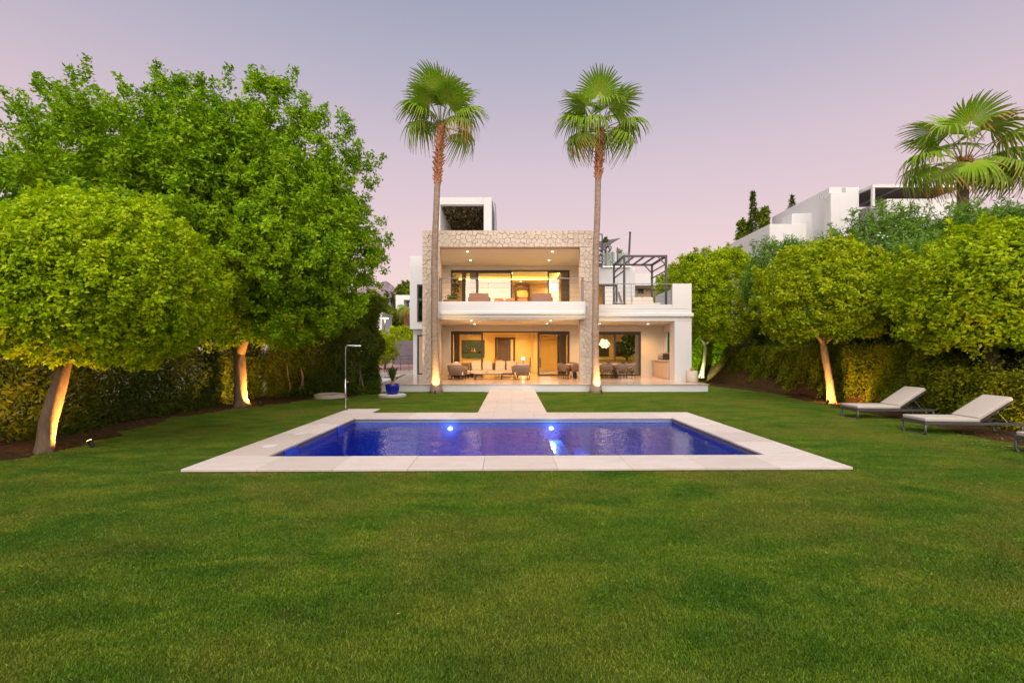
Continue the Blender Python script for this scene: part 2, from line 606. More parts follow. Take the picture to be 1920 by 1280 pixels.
def point(loc, power, col=WARM, rad=.1, parent=None, name='lamp_light'):
    d = bpy.data.lights.new(name, 'POINT')
    d.energy = power
    d.color = col
    d.shadow_soft_size = rad
    o = bpy.data.objects.new(name, d)
    C.objects.link(o)
    o.location = loc
    if parent is not None:
        o.parent = parent
        o.location = Vector(loc) - WL[parent.name]
    return o

def area(loc, sx, sy, power, col=WARM, rot=(0, 0, 0), parent=None, name='lamp_light'):
    d = bpy.data.lights.new(name, 'AREA')
    d.shape = 'RECTANGLE'
    d.size, d.size_y = sx, sy
    d.energy = power
    d.color = col
    o = bpy.data.objects.new(name, d)
    C.objects.link(o)
    o.location = loc
    o.rotation_euler = rot
    if parent is not None:
        o.parent = parent
        o.location = Vector(loc) - WL[parent.name]
    return o
# ------------------------------------------------------------------ ground, lawn, beds
T = .36                                              # terrace level at its front edge
POOL_C, POOL_A = Vector((.08, 10.06, 0)), math.radians(.8)
LX0, LX1, LY0, LY1 = -13.5, 15.0, -9.0, 34.0
HX0, HX1, HY0, HY1 = -4.55, 4.70, 7.35, 12.55        # hole under the coping
mb = MB()
B = 9000
for (x0, x1, y0, y1) in ((-B, LX0, -B, B), (LX1, B, -B, B), (LX0, LX1, -B, LY0), (LX0, LX1, LY1, B)):
    mb.add([(x0, y0, -.03), (x1, y0, -.03), (x1, y1, -.03), (x0, y1, -.03)], [(0, 1, 2, 3)])
structure('ground', mb, MAT['terrain'])
mb = MB()
for (x0, x1, y0, y1) in ((LX0, HX0, LY0, LY1), (HX1, LX1, LY0, LY1), (HX0, HX1, LY0, HY0), (HX0, HX1, HY1, LY1)):
    mb.add([(x0, y0, 0), (x1, y0, 0), (x1, y1, 0), (x0, y1, 0)], [(0, 1, 2, 3)])
structure('lawn', mb, MAT['lawn'])

def bed(name, line, outer):
    """a soil bed: ragged inner edge along line, straight outer edge"""
    mb = MB()
    pts = []
    for (a, b) in zip(line[:-1], line[1:]):
        n = max(2, int(math.dist(a, b) / .16))
        for i in range(n):
            t = i / n
            pts.append((a[0] + (b[0] - a[0]) * t + random.uniform(-.13, .13), a[1] + (b[1] - a[1]) * t + random.uniform(-.07, .07)))
    pts.append(line[-1])
    v = []
    for p in pts:
        v += [(p[0], p[1], .006), (outer, p[1], .03)]
    mb.add(v, [(2 * i, 2 * i + 1, 2 * i + 3, 2 * i + 2) for i in range(len(pts) - 1)])
    return structure(name, mb, MAT['soil'])
BED_L = [(-9.6, 1.0), (-9.2, 5.0), (-8.5, 7.3), (-8.1, 8.8), (-8.7, 10.3), (-9.2, 12.5), (-8.9, 14.2), (-8.3, 15.6), (-7.6, 17.0), (-6.4, 18.4), (-5.7, 20.7)]
BED_R = [(10.4, 1.0), (10.0, 6.0), (9.9, 9.5), (10.5, 12.0), (10.55, 15.0), (11.0, 17.5), (11.4, 20.5), (10.9, 23.5), (10.0, 29.0)]
bed('left_planting_bed', BED_L, -13.5)
bed('right_planting_bed', BED_R, 15.0)

# the bank rising behind the right-hand hedge
def bank_z(x, y):
    t = max(0.0, x - 12.3)
    return .02 + 2.2 * (1 - math.exp(-t / 1.4)) + .28 * t + .12 * math.sin(x * 2.1 + y * 1.3) * min(1, t)
mb = MB()
gx = [12.2 + .35 * i for i in range(24)] + [20.6 + 3 * i for i in range(14)]
gy = [2 + .9 * j for j in range(62)]
for y in gy:
    for x in gx:
        mb.v.append((x, y, bank_z(x, y) + random.uniform(-.06, .06)))
n = len(gx)
mb.f += [(j * n + i, j * n + i + 1, (j + 1) * n + i + 1, (j + 1) * n + i) for j in range(len(gy) - 1) for i in range(n - 1)]
structure('bank_slope', mb, MAT['soil'], smooth=True)

# mountain far behind
mb = MB()
MD = 2600.0
ridge = [(560, 640), (600, 590), (640, 560), (668, 545), (682, 539), (692, 536.5), (700, 537), (708, 532), (716, 528.5), (723, 526.5), (730, 530), (738, 537), (744, 543),
         (748, 549), (760, 551), (780, 560), (820, 585), (880, 625), (940, 655)]
cols = []
for px in np.linspace(560, 940, 96):
    py = float(np.interp(px, [r[0] for r in ridge], [r[1] for r in ridge]))
    cols.append((X(px, MD), Z(py, MD)))
rows = 16
for j in range(rows):
    t = j / (rows - 1)
    for i, (x, z) in enumerate(cols):
        k = 1 - t
        jit = 34 * (math.sin(i * .9 + j * 1.7) + math.sin(i * 2.3 - j * .8)) * math.sin(math.pi * min(1, t + .02))
        mb.v.append((x, MD - 620 * t + jit, max(-20, z * (1 - t ** .75)) + .3 * jit * k * t))
n = len(cols)
mb.f += [(j * n + i, j * n + i + 1, (j + 1) * n + i + 1, (j + 1) * n + i) for j in range(rows - 1) for i in range(n - 1)]
bb = len(mb.v)
for (x, z) in cols:
    mb.v.append((x, MD + 700, -20))
mb.f += [(bb + i, bb + i + 1, i + 1, i) for i in range(n - 1)]
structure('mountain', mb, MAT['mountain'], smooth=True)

# ------------------------------------------------------------------ swimming pool
pool = bpy.data.objects.new('swimming_pool', None)
C.objects.link(pool)
pool.location = POOL_C
pool.rotation_euler = (0, 0, POOL_A)
tag(pool, 'rectangular blue mosaic swimming pool with pale travertine surround in the lawn', 'pool', kind='structure')
OX0, OX1, OY0, OY1 = -5.08, 5.08, -3.19, 3.16
IX0, IX1, IY0, IY1 = -4.25, 4.25, -2.37, 2.11
WZ, PD = -.07, -1.25
mb = MB()                                            # basin: floor and inner walls
mb.add([(IX0, IY0, PD), (IX1, IY0, PD), (IX1, IY1, PD), (IX0, IY1, PD)], [(0, 1, 2, 3)])
for a, b in (((IX0, IY0), (IX1, IY0)), ((IX1, IY0), (IX1, IY1)), ((IX1, IY1), (IX0, IY1)), ((IX0, IY1), (IX0, IY0))):
    mb.add([(a[0], a[1], PD), (b[0], b[1], PD), (b[0], b[1], WZ + .012), (a[0], a[1], WZ + .012)], [(0, 1, 2, 3)])
mb.build('basin', MAT['pool_tile'], pool, local=True)
mb = MB()
for a, b in (((IX0, IY0), (IX1, IY0)), ((IX1, IY0), (IX1, IY1)), ((IX1, IY1), (IX0, IY1)), ((IX0, IY1), (IX0, IY0))):
    mb.add([(a[0], a[1], WZ + .012), (b[0], b[1], WZ + .012), (b[0], b[1], .035), (a[0], a[1], .035)], [(0, 1, 2, 3)])
mb.build('waterline_band', MAT['waterline'], pool, local=True)
for k, (x0, w) in enumerate(((.9, .34), (1.55, .34), (2.2, .34))):   # submerged steps by the far wall
    mb = MB().box(x0, x0 + w, .2, IY1 - .02, PD + .01, PD + .75 - .22 * k)
    mb.build('step', MAT['pool_tile'], pool, local=True, bevel=.01)
for y0, y1 in ((-1.75, -1.25), (.85, 1.2)):
    MB().box(IX0 + .001, IX0 + .03, y0, y1, -.35, .032).build('recess_panel', MAT['pool_tile'], pool, local=True)  # added blue panels hinting at a recess in the left wall
for y in (-1.3, .0, 1.1):
    mb = MB().tube([(IX1 - .002, y, -.20), (IX1 - .03, y, -.20)], [.05, .04], 12)
    mb.build('jet_nozzle', MAT['white'], pool, local=True)
mb = MB()
for (x0, x1, y0, y1) in ((OX0 + .03, OX1 - .03, OY0 + .03, IY0), (OX0 + .03, OX1 - .03, IY1, OY1 - .03), (OX0 + .03, IX0, IY0, IY1), (IX1, OX1 - .03, IY0, IY1)):
    mb.box(x0, x1, y0, y1, -.06, .028)
mb.build('brick_base', MAT['mortar'], pool, local=True)
def slabs(x0, x1, y0, y1, nx, ny, z0, z1, parent, mat, name='slab', gap=.004, jit=.0015, stagger=False):
    for j in range(ny):
        ya, yb = y0 + (y1 - y0) * j / ny, y0 + (y1 - y0) * (j + 1) / ny
        cuts = [x0 + (x1 - x0) * i / nx for i in range(nx + 1)]
        if stagger and j % 2:
            cuts = [x0] + [x0 + (x1 - x0) * (i + .5) / nx for i in range(nx)] + [x1]
        for xa, xb in zip(cuts[:-1], cuts[1:]):
            dz = random.uniform(-jit, jit)
            MB().box(xa + gap / 2, xb - gap / 2, ya + gap / 2, yb - gap / 2, z0, z1 + dz).build(name, mat, parent, local=True, bevel=.004, segs=1)
OV = .03
slabs(OX0, OX1, OY0, IY0 + OV, 9, 1, .03, .07, pool, MAT['travertine'])
slabs(OX0, OX1, IY1 - OV, OY1, 9, 1, .03, .07, pool, MAT['travertine'])
slabs(OX0, IX0 + OV, IY0 + OV, IY1 - OV, 1, 4, .03, .07, pool, MAT['travertine'])
slabs(IX1 - OV, OX1, IY0 + OV, IY1 - OV, 1, 4, .03, .07, pool, MAT['travertine'])
slabs(OX0, OX0 + .98, OY1, OY1 + .92, 1, 1, .03, .07, pool, MAT['travertine'])
for (x, y) in ((-4.62, -1.5), (-4.62, -.2), (-4.62, 1.0)):
    MB().lathe([(.13, .0712), (.13, .0745), (.12, .075)], 28, (x, y, 0)).build('skimmer_lid', MAT['white'], pool, local=True)
water = MB().add([(IX0, IY0, WZ), (IX1, IY0, WZ), (IX1, IY1, WZ), (IX0, IY1, WZ)], [(0, 1, 2, 3)]).build('water', MAT['water'])
water.location = POOL_C
water.rotation_euler = (0, 0, POOL_A)
tag(water, kind='structure')
for px, where in ((844, 'left'), (1034, 'right')):
    x = X(px, 12.15) - .08
    p = thing('pool_light', '%s of the two round lit pool lights on the far pool wall' % where, 'light', (POOL_C.x + x, POOL_C.y + IY1 + x * math.sin(POOL_A) - .002, -.22), POOL_A, 'pool lights')
    MB().tube([(0, -.03, 0), (0, .0, 0)], [.05, .06], 20).build('lens', MAT['pool_lamp'], p, local=True).scale = (1.15, 1, .5)
    MB().tube([(0, -.012, 0), (0, .001, 0)], [.09, .095], 20).build('rim', MAT['steel'], p, local=True)
    d = spot((p.location.x, p.location.y - .06, -.22), (p.location.x, p.location.y - 3, -.8), 55, 130, .8, (.50, .80, 1.0), .02)
    d.parent = p
    d.location = (0, -.12, 0)
    d.rotation_euler = (math.radians(-72), 0, 0)
    e = point((0, 0, 0), 1.6, (.6, .88, 1.0), .01)
    e.parent = p
    e.location = (0, -.13, -.01)

# path to the house
path = bpy.data.objects.new('path', None)
C.objects.link(path)
tag(path, kind='structure')
PY0, PY1 = 13.24, 20.74
NR = 17
for j in range(NR):
    ya, yb = PY0 + (PY1 - PY0) * j / NR, PY0 + (PY1 - PY0) * (j + 1) / NR
    cuts = [-1.0, -.02, 1.02] if j % 2 else [-1.0, -.5, .5, 1.02]
    z = .068 + .05 * j / NR
    for xa, xb in zip(cuts[:-1], cuts[1:]):
        dz = random.uniform(-.003, .003)
        MB().box(xa + .003, xb - .003, ya + .004, yb - .004, .0, z + dz).build('slab', MAT['path_stone'], path, local=True, bevel=.005, segs=1)

# terrace
terrace = structure('terrace', MB().prism([(-6.2, 20.78), (8.95, 20.78), (8.95, 26.4), (-4.3, 26.4), (-4.3, 31.5), (-7.0, 31.5), (-7.6, 25.5)], -.02, T - .035), MAT['white'])
WL[terrace.name] = Vector((0, 0, 0))
def tz(y): return T + .10 * (y - 20.75) / 5.45
nx, ny = 17, 6
for i in range(nx):
    for j in range(ny):
        xa, xb = -6.25 + 15.25 * i / nx, -6.25 + 15.25 * (i + 1) / nx
        ya, yb = 20.74 + 5.46 * j / ny, 20.74 + 5.46 * (j + 1) / ny
        g_ = .004
        if xb > 9.01: xb = 9.0
        a = [(xa + g_, ya + g_), (xb - g_, ya + g_), (xb - g_, yb - g_), (xa + g_, yb - g_)]
        MB().hexa([(x, y, tz(y) - .033) for x, y in a], [(x, y, tz(y)) for x, y in a]).build('tile', MAT['terrace'], terrace)
for i in range(3):
    for j in range(5):
        xa, xb = -7.5 + 1.07 * i, -7.5 + 1.07 * (i + 1)
        ya, yb = 26.21 + .9 * j, 26.21 + .9 * (j + 1)
        a = [(xa, ya), (xb - .004, ya), (xb - .004, yb - .004), (xa, yb - .004)]
        MB().hexa([(x, y, .40) for x, y in a], [(x, y, tz(y)) for x, y in a]).build('tile', MAT['terrace'], terrace)

# ------------------------------------------------------------------ villa
villa = thing('villa', 'white two storey villa with a rough stone portal and lit rooms behind the pool', 'house', (0, 24, 0))
FY, BY, WY = 21.5, 26.2, 22.6
W = MAT['white']
def vbox(name, *b, mat=None, bevel=.012, parent=None):
    return MB().box(*b).build(name, mat or W, parent or villa, bevel=bevel, segs=1)

# stone portal: a mortar core with stones set in it
SX0, SX1, SP0, SP1, SZ0, SZ1, SZB = -4.233, 4.107, -3.40, 3.205, T + .012, 7.565, 6.783
core = MB().box(SX0 + .02, SP0 - .02, FY + .04, FY + .5, SZ0 - .01, SZB)
core.box(SP1 + .02, SX1 - .02, FY + .04, FY + .5, SZ0 - .01, SZB)
core.box(SX0 + .02, SX1 - .02, FY + .04, FY + .5, SZB + .004, SZ1 - .03)
portal = core.build('stone_portal', MAT['mortar'], villa)

def clip(poly, p, nrm):
    out = []
    for i in range(len(poly)):
        a, b = poly[i], poly[(i + 1) % len(poly)]
        da = (a[0] - p[0]) * nrm[0] + (a[1] - p[1]) * nrm[1]
        db = (b[0] - p[0]) * nrm[0] + (b[1] - p[1]) * nrm[1]
        if da <= 0: out.append(a)
        if (da < 0 < db) or (db < 0 < da):
            t = da / (da - db)
            out.append((a[0] + (b[0] - a[0]) * t, a[1] + (b[1] - a[1]) * t))
    return out

def cells(x0, x1, z0, z1, cw, ch, rnd):
    nx, nz = max(1, round((x1 - x0) / cw)), max(1, round((z1 - z0) / ch))
    seeds = []
    for j in range(nz):
        for i in range(nx):
            sh = .5 * (j % 2) if nx > 3 else .22 * (1 if j % 2 else -1)
            seeds.append((x0 + (x1 - x0) * (i + .5 + sh * .6 + rnd.uniform(-.30, .30)) / nx, z0 + (z1 - z0) * (j + .5 + rnd.uniform(-.36, .36)) / nz))
    res = []
    for i, s in enumerate(seeds):
        poly = [(x0, z0), (x1, z0), (x1, z1), (x0, z1)]
        for k, q in enumerate(seeds):
            if k != i and abs(q[0] - s[0]) < 2.4 * cw and abs(q[1] - s[1]) < 2.8 * ch:
                poly = clip(poly, ((s[0] + q[0]) / 2, (s[1] + q[1]) / 2), (q[0] - s[0], q[1] - s[1]))
                if len(poly) < 3: break
        if len(poly) >= 3: res.append(poly)
    return res

rs = random.Random(5)
polys = cells(SX0, SP0, SZ0, SZB, .215, .20, rs) + cells(SP1, SX1, SZ0, SZB, .215, .20, rs) + cells(SX0, SX1, SZB, SZ1, .25, .19, rs)
def parea(p):
    return abs(sum(p[i][0] * p[(i + 1) % len(p)][1] - p[(i + 1) % len(p)][0] * p[i][1] for i in range(len(p)))) / 2
polys.sort(key=parea, reverse=True)
small_stones = MB()
for rank, poly in enumerate(polys):
    cx = sum(p[0] for p in poly) / len(poly)
    cz = sum(p[1] for p in poly) / len(poly)
    def ring(shr, y):
        r = []
        for p in poly:
            d = math.hypot(p[0] - cx, p[1] - cz) + 1e-6
            k = max(.2, 1 - shr / d)
            r.append((cx + (p[0] - cx) * k, y, cz + (p[1] - cz) * k))
        return r
    pr = rs.uniform(-.018, .016)
    n = len(poly)
    v = ring(.004, FY + .06) + ring(.005, FY + .008 + pr) + ring(.014, FY - .004 + pr)
    f = [(i, (i + 1) % n, n + (i + 1) % n, n + i) for i in range(n)] + [(n + i, n + (i + 1) % n, 2 * n + (i + 1) % n, 2 * n + i) for i in range(n)]
    f.append(tuple(range(2 * n, 3 * n)))
    if rank < 300:
        MB().add(v, f).build('stone', MAT['stone'], portal)
    else:
        small_stones.add(v, f)
tag(small_stones.build('small_stones', MAT['stone'], portal), kind='stuff')

# main block walls
vbox('side_wall', -4.25, -4.0, FY + .505, 33, T + .02, 7.40)
vbox('side_wall', 3.87, 4.09, FY + .505, 33, 3.97, 7.40)
vbox('roof', -4.0, 3.87, FY + .505, 33, 6.783, 7.38)
vbox('rear_wall', -4.0, 8.93, 32.4, 32.6, .40, 3.36)
vbox('rear_wall', -4.0, 3.87, 31.6, 31.8, 3.96, 6.78, mat=MAT['room_wall'])
vbox('floor_slab', -4.0, 3.87, FY + .505, 32.9, 3.362, 3.95)
vbox('balcony_slab', SP0 + .004, SP1 - .004, 21.47, FY + .503, 3.362, 3.95)
vbox('balcony_fascia', -3.43, 3.38, 20.90, 21.468, 3.405, 4.145)
vbox('fascia_lip', -3.42, 3.37, 20.95, 21.46, 3.34, 3.403)
for xa, xb in ((-3.28, -.08), (-.06, 3.30)):
    a = MB().prism_yz([(20.90, 3.70), (20.83, 3.70), (20.79, 3.67), (20.79, 3.57), (20.82, 3.535), (20.90, 3.535)], xa, xb).build('awning_cassette', W, villa)
vbox('ground_facade_pier', -4.0, -3.52, BY, BY + .25, .40, 3.36)
vbox('ground_facade_pier', 3.32, 4.62, BY, BY + .25, .40, 3.36)
vbox('ground_facade_pier', 7.43, 8.70, BY, BY + .25, .40, 3.36)
vbox('ground_lintel', -3.52, 3.32, BY, BY + .25, 3.02, 3.36)
vbox('ground_lintel', 4.62, 7.43, BY, BY + .25, 3.00, 3.36)
vbox('upper_facade_pier', -4.0, -3.53, BY, BY + .25, 3.95, 6.783)
vbox('upper_facade_pier', 3.32, 3.87, BY, BY + .25, 3.95, 6.783)
vbox('upper_lintel', -3.53, 3.32, BY, BY + .25, 6.55, 6.783)
vbox('living_room_floor', -4.0, 8.7, BY + .001, 32.4, .30, .455, mat=MAT['room_floor'])

# rooms seen through the glass
RW = MAT['room_wall']
vbox('living_room_wall', -3.999, -3.95, BY + .25, 32.4, .456, 3.36, mat=RW)
vbox('living_room_wall', -3.95, -1.20, 32.34, 32.399, .456, 3.36, mat=RW)
vbox('living_room_wall', .22, 8.7, 32.34, 32.399, .456, 3.36, mat=RW)
vbox('living_room_wall', -1.20, .22, 32.34, 32.399, 2.84, 3.36, mat=RW)
vbox('partition_wall', 1.35, 1.62, 29.0, 32.33, .457, 3.36, mat=RW)
vbox('partition_wall', 3.55, 3.8, 28.8, 32.33, .457, 3.36, mat=RW)
vbox('entrance_frame', -1.19, -1.10, 32.25, 32.39, .457, 2.84, mat=MAT['wood_dark'])
vbox('entrance_frame', .10, .21, 32.25, 32.39, .457, 2.84, mat=MAT['wood_dark'])
vbox('entrance_frame', -1.095, .095, 32.25, 32.39, 2.74, 2.84, mat=MAT['wood_dark'])
for k in range(4):
    vbox('entrance_board', -1.0, -.10, 32.30, 32.335, .9 + .46 * k, 1.345 + .46 * k, mat=MAT['gate'])
vbox('entrance_side_light', -.095, .095, 32.31, 32.33, .9, 2.73, mat=MAT['white'])
vbox('entrance_step', -1.0, .095, 32.26, 32.33, .457, .88, mat=MAT['path_stone'])
vbox('upper_room_wall', -3.999, -3.95, BY + .25, 31.6, 3.951, 6.782, mat=RW)
vbox('upper_room_wall', 3.82, 3.869, BY + .25, 31.6, 3.951, 6.782, mat=RW)
vbox('dropped_ceiling', -3.94, 3.81, 30.3, 31.59, 6.60, 6.781, mat=RW)
vbox('dropped_ceiling', 2.9, 3.81, 26.6, 30.29, 6.60, 6.781, mat=RW)
vbox('cove_strip', -3.5, 2.85, 30.25, 30.295, 6.64, 6.70, mat=MAT['cove'], bevel=0)
vbox('cove_strip', 2.85, 2.895, 26.7, 30.24, 6.64, 6.70, mat=MAT['cove'], bevel=0)
vbox('wardrobe_frame', .2, .34, 31.3, 31.59, 3.955, 6.42, mat=MAT['wood_dark'])
vbox('wardrobe_frame', 1.10, 1.24, 31.3, 31.59, 3.955, 6.42, mat=MAT['wood_dark'])
vbox('wardrobe_frame', .345, 1.095, 31.3, 31.59, 6.28, 6.42, mat=MAT['wood_dark'])
vbox('wardrobe_shelf', .345, 1.095, 31.35, 31.59, 5.55, 5.60, mat=MAT['wood_dark'])

def glazing(x0, x1, z0, z1, y, pane=True, fw=.085, name='sliding_door'):
    mb = MB()
    mb.box(x0, x0 + fw, y, y + .06, z0, z1)
    mb.box(x1 - fw, x1, y, y + .06, z0, z1)
    mb.box(x0 + fw, x1 - fw, y, y + .06, z1 - fw, z1)
    mb.box(x0 + fw, x1 - fw, y, y + .06, z0, z0 + fw * .8)
    d = mb.build(name, MAT['metal_dark'], villa)
    if pane:
        MB().box(x0 + fw - .005, x1 - fw + .005, y + .022, y + .034, z0 + fw * .8 - .005, z1 - fw + .005).build('pane', MAT['glass'], d)
    return d
def head(x0, x1, z, y):
    MB().box(x0, x1, y - .03, y + .16, z - .07, z).build('door_track', MAT['metal_dark'], villa)
DY = BY + .05
XU = [X(p, DY) for p in (846, 895, 960, 1030, 1068)]
head(-3.525, 3.315, 6.548, DY + .0)
glazing(-3.52, XU[1], 3.96, 6.475, DY)
glazing(XU[1] - .02, XU[2], 3.96, 6.475, DY + .07)
glazing(XU[3] - .1, 3.31, 3.96, 6.475, DY)
head(-3.515, 3.315, 3.018, DY)
glazing(-3.51, X(905.5, DY), .46, 2.945, DY, fw=.10)
glazing(X(1008, DY), 3.31, .46, 2.945, DY + .07, fw=.10)
head(4.625, 7.425, 2.998, DY)
glazing(4.625, X(1155, DY), .46, 2.925, DY + .07, fw=.10)
glazing(X(1151, DY), 7.42, .46, 2.925, DY, fw=.10)
MB().box(7.47, 7.62, BY - .03, BY - .001, 1.45, 1.72).build('wall_switch_box', W, villa, bevel=.01)
MB().box(-3.62, -3.5, BY - .06, BY - .001, 1.52, 1.78).build('wall_lamp', W, villa, bevel=.01)

# right wing
RX = 8.93
vbox('wing_column', 8.08, RX, WY, 23.35, tz(WY) - .02, 3.356)
vbox('wing_side_wall', 8.70, RX, 23.352, 24.6, .40, 3.356)
vbox('wing_side_wall', 8.70, RX, 26.12, 32.4, .40, 3.356)
vbox('wing_side_wall', 8.70, RX, 24.602, 26.118, .40, 1.45)
vbox('wing_side_wall', 8.70, RX, 24.602, 26.118, 2.95, 3.356)
vbox('wing_slab', 3.872, RX, WY, 32.4, 3.359, 3.95)
vbox('wing_upstand', 4.11, 7.968, WY, WY + .2, 3.953, 4.18)
vbox('wing_parapet', 7.97, RX, WY, WY + .25, 3.953, 5.22)
vbox('wing_parapet', 8.68, RX, WY + .252, 27.6, 3.953, 5.22)
MB().prism_yz([(WY, 3.76), (WY - .07, 3.76), (WY - .12, 3.72), (WY - .12, 3.60), (WY - .09, 3.565), (WY, 3.565)], 4.12, RX + .05).build('awning_cassette', W, villa)
RFY = 27.5
vbox('setback_wall', 6.38, 7.44, RFY, RFY + .25, 3.953, 6.97)
vbox('setback_wall', 4.10, 6.38, RFY, RFY + .25, 5.90, 6.97)
vbox('setback_wall', 7.19, 7.44, RFY + .252, 32, 3.953, 6.97)
vbox('setback_roof', 4.10, 7.188, RFY + .252, 32, 6.60, 6.96)
vbox('bedroom_wall', 4.10, 7.18, 31.0, 31.2, 3.953, 6.59, mat=RW)
glazing(4.12, 5.60, 3.96, 5.895, RFY + .06, pane=False)
glazing(5.55, 6.37, 3.96, 5.895, RFY + .10)
vbox('mirrored_sky_panel', 5.64, 6.28, RFY + .19, RFY + .2, 3.97, 5.80, mat=MAT['white'], bevel=0)  # added white panel behind the pane, imitating mirrored sky

# left wing: upper volume on a recessed base, a tall window and a door
vbox('left_wing_volume', -6.07, -4.252, 27.0, 33, 3.18, 7.5)
vbox('left_wing_base', -5.95, -4.252, 27.4, 33, .45, 3.178)
for z0, z1 in ((3.62, 4.92), (4.95, 5.83)):
    MB().box(-5.62, -4.30, 26.95, 27.02, z0, z1).build('window', MAT['metal_dark'], villa)
    MB().box(-5.54, -4.38, 26.94, 26.949, z0 + .08, z1 - .08).build('pane', MAT['glass'], villa)
MB().box(-5.70, -4.30, 27.33, 27.42, .46, 2.86).build('side_door', MAT['metal_dark'], villa)
MB().box(-5.58, -4.42, 27.32, 27.329, .56, 2.76).build('side_door_pane', MAT['curtain'], villa)

# roof tower: an open box with leaf shapes under its ceiling
TWX = X(907, 27)
vbox('tower_wall', TWX, X(922, 27), 27, 33.5, 7.382, 11.0)
vbox('tower_wall', -4.55, TWX - .002, 27, 27.35, 10.57, 11.0)
vbox('tower_roof', -4.55, TWX - .002, 27.352, 33.5, 10.72, 11.0)
vbox('tower_wall', -4.55, -4.25, 27, 33.5, 7.382, 10.568)
vbox('tower_wall', -4.248, TWX - .002, 33.3, 33.5, 7.382, 10.718)
for k in range(6):
    MB().hexa([(-1.16, 27.2 + .5 * k, 7.4), (-1.12, 27.2 + .5 * k, 7.4), (-1.12, 27.6 + .5 * k, 7.4), (-1.16, 27.6 + .5 * k, 7.4)],
              [(-1.19, 27.2 + .5 * k, 10.85), (-1.15, 27.2 + .5 * k, 10.85), (-1.15, 27.6 + .5 * k, 10.85), (-1.19, 27.6 + .5 * k, 10.85)]).build('louvre_panel', MAT['louvre'], villa)
MB().hexa([(-.93, 27.1, 7.4), (-.86, 27.1, 7.4), (-.86, 28.4, 7.4), (-.93, 28.4, 7.4)], [(-1.06, 27.1, 10.7), (-.99, 27.1, 10.7), (-.99, 28.4, 10.7), (-1.06, 28.4, 10.7)]).build('louvre_panel', MAT['louvre'], villa)

# downlights
WARM_IN = (1, .50, .08)
def downlight(x, y, z, power=55, col=(1, .50, .15), size=150):
    MB().tube([(x, y, z - .008), (x, y, z + .01)], .048, 16).build('downlight', MAT['lamp'], villa)
    spot((x, y, z - .03), (x, y, z - 2), power, size, .9, col, .02, villa)
for x, y in ((-2.2, 22.5), (-2.25, 24.6), (2.0, 22.5), (2.0, 24.6)):
    downlight(x, y, 6.783, 165)
for x, y in ((-2.0, 22.3), (-2.03, 24.8), (1.9, 22.3), (1.9, 24.8), (4.77, 24.8), (7.4, 24.8)):
    downlight(x, y, 3.36, 150)
for x, y in ((-2.8, 27.4), (-1.6, 29.4), (.3, 27.6), (.4, 30.9), (-2.6, 31.2), (2.5, 27.5), (2.6, 30.5), (5.2, 27.6), (5.6, 30.9), (7.4, 29.2)):
    downlight(x, y, 3.36, 150, WARM_IN)
for x, y in ((.6, 30.9), (-1.6, 30.9), (2.6, 30.9)):
    downlight(x, y, 6.60, 80, WARM_IN)
for x, y in ((-2.4, 27.5), (0, 28.6), (2.0, 27.5)):
    downlight(x, y, 6.783, 110, WARM_IN)
downlight(5.2, 29.0, 6.60, 90, WARM_IN)

# railings
def railing(x0, x1, y, z0, z1, posts, ret=0.0, wires=4, name='balcony_railing'):
    mb = MB()
    mb.bar((x0, y, z1), (x1, y, z1), .045, .03)
    for p in posts:
        mb.bar((p, y, z0), (p, y, z1), .035, .012, (1, 0, 0))
    if ret:
        for x in (x0, x1):
            mb.bar((x, y, z1), (x, y + ret, z1), .045, .03)
            mb.bar((x, y + ret, z0), (x, y + ret, z1), .04, .04)
            mb.bar((x, y, z0), (x, y, z1), .04, .04)
    r = mb.build(name, MAT['rail'], villa)
    for k in range(wires):
        z = z0 + (z1 - z0) * (k + 1) / (wires + 1)
        MB().tube([(x0, y, z), (x1, y, z)], .006, 5).build('wire', MAT['rail'], r)
railing(-3.33, 3.30, 21.0, 4.14, 5.22, (-3.33, -1.1, 1.6, 3.30), .45)
railing(4.12, 7.97, WY + .12, 4.18, 5.22, (4.2, 5.95, 7.95))
# ------------------------------------------------------------------ vegetation
def unit(a):
    return a / (np.linalg.norm(a, axis=-1, keepdims=True) + 1e-9)

def leaf_quads(P, Nn, L, Wd, up=.35, spread=.8):
    """kite-shaped leaves at P with outward direction Nn"""
    n = len(P)
    r1 = RNG.normal(size=(n, 3))
    r2 = RNG.normal(size=(n, 3))
    n0 = unit(Nn * .85 + r2 * .5 + np.array([0, 0, .4]))
    t = r1 * spread + Nn * .25 + np.array([0, 0, up * .5])
    t = unit(t - n0 * np.sum(t * n0, 1, keepdims=True) * .8)
    b = unit(np.cross(t, n0))
    nn = np.cross(b, t)
    s = RNG.uniform(.55, 1.4, (n, 1))
    L = L * s
    Wd = Wd * s
    v = np.empty((n, 4, 3))
    v[:, 0] = P
    v[:, 1] = P + t * L * .45 + b * Wd * .5 + nn * L * .06
    v[:, 2] = P + t * L
    v[:, 3] = P + t * L * .45 - b * Wd * .5 + nn * L * .06
    return v

def quads_object(name, quads, mat, parent=None, off=(0, 0, 0)):
    v = np.concatenate(quads).reshape(-1, 3) - np.array(off)
    n = len(v) // 4
    me = bpy.data.meshes.new(name)
    me.vertices.add(4 * n)
    me.vertices.foreach_set('co', v.astype(np.float32).ravel())
    me.loops.add(4 * n)
    me.loops.foreach_set('vertex_index', np.arange(4 * n, dtype=np.int32))
    me.polygons.add(n)
    me.polygons.foreach_set('loop_start', np.arange(0, 4 * n, 4, dtype=np.int32))
    me.polygons.foreach_set('loop_total', np.full(n, 4, dtype=np.int32))
    me.update(calc_edges=True)
    me.materials.append(mat)
    o = bpy.data.objects.new(name, me)
    C.objects.link(o)
    if parent is not None:
        o.parent = parent
    return o

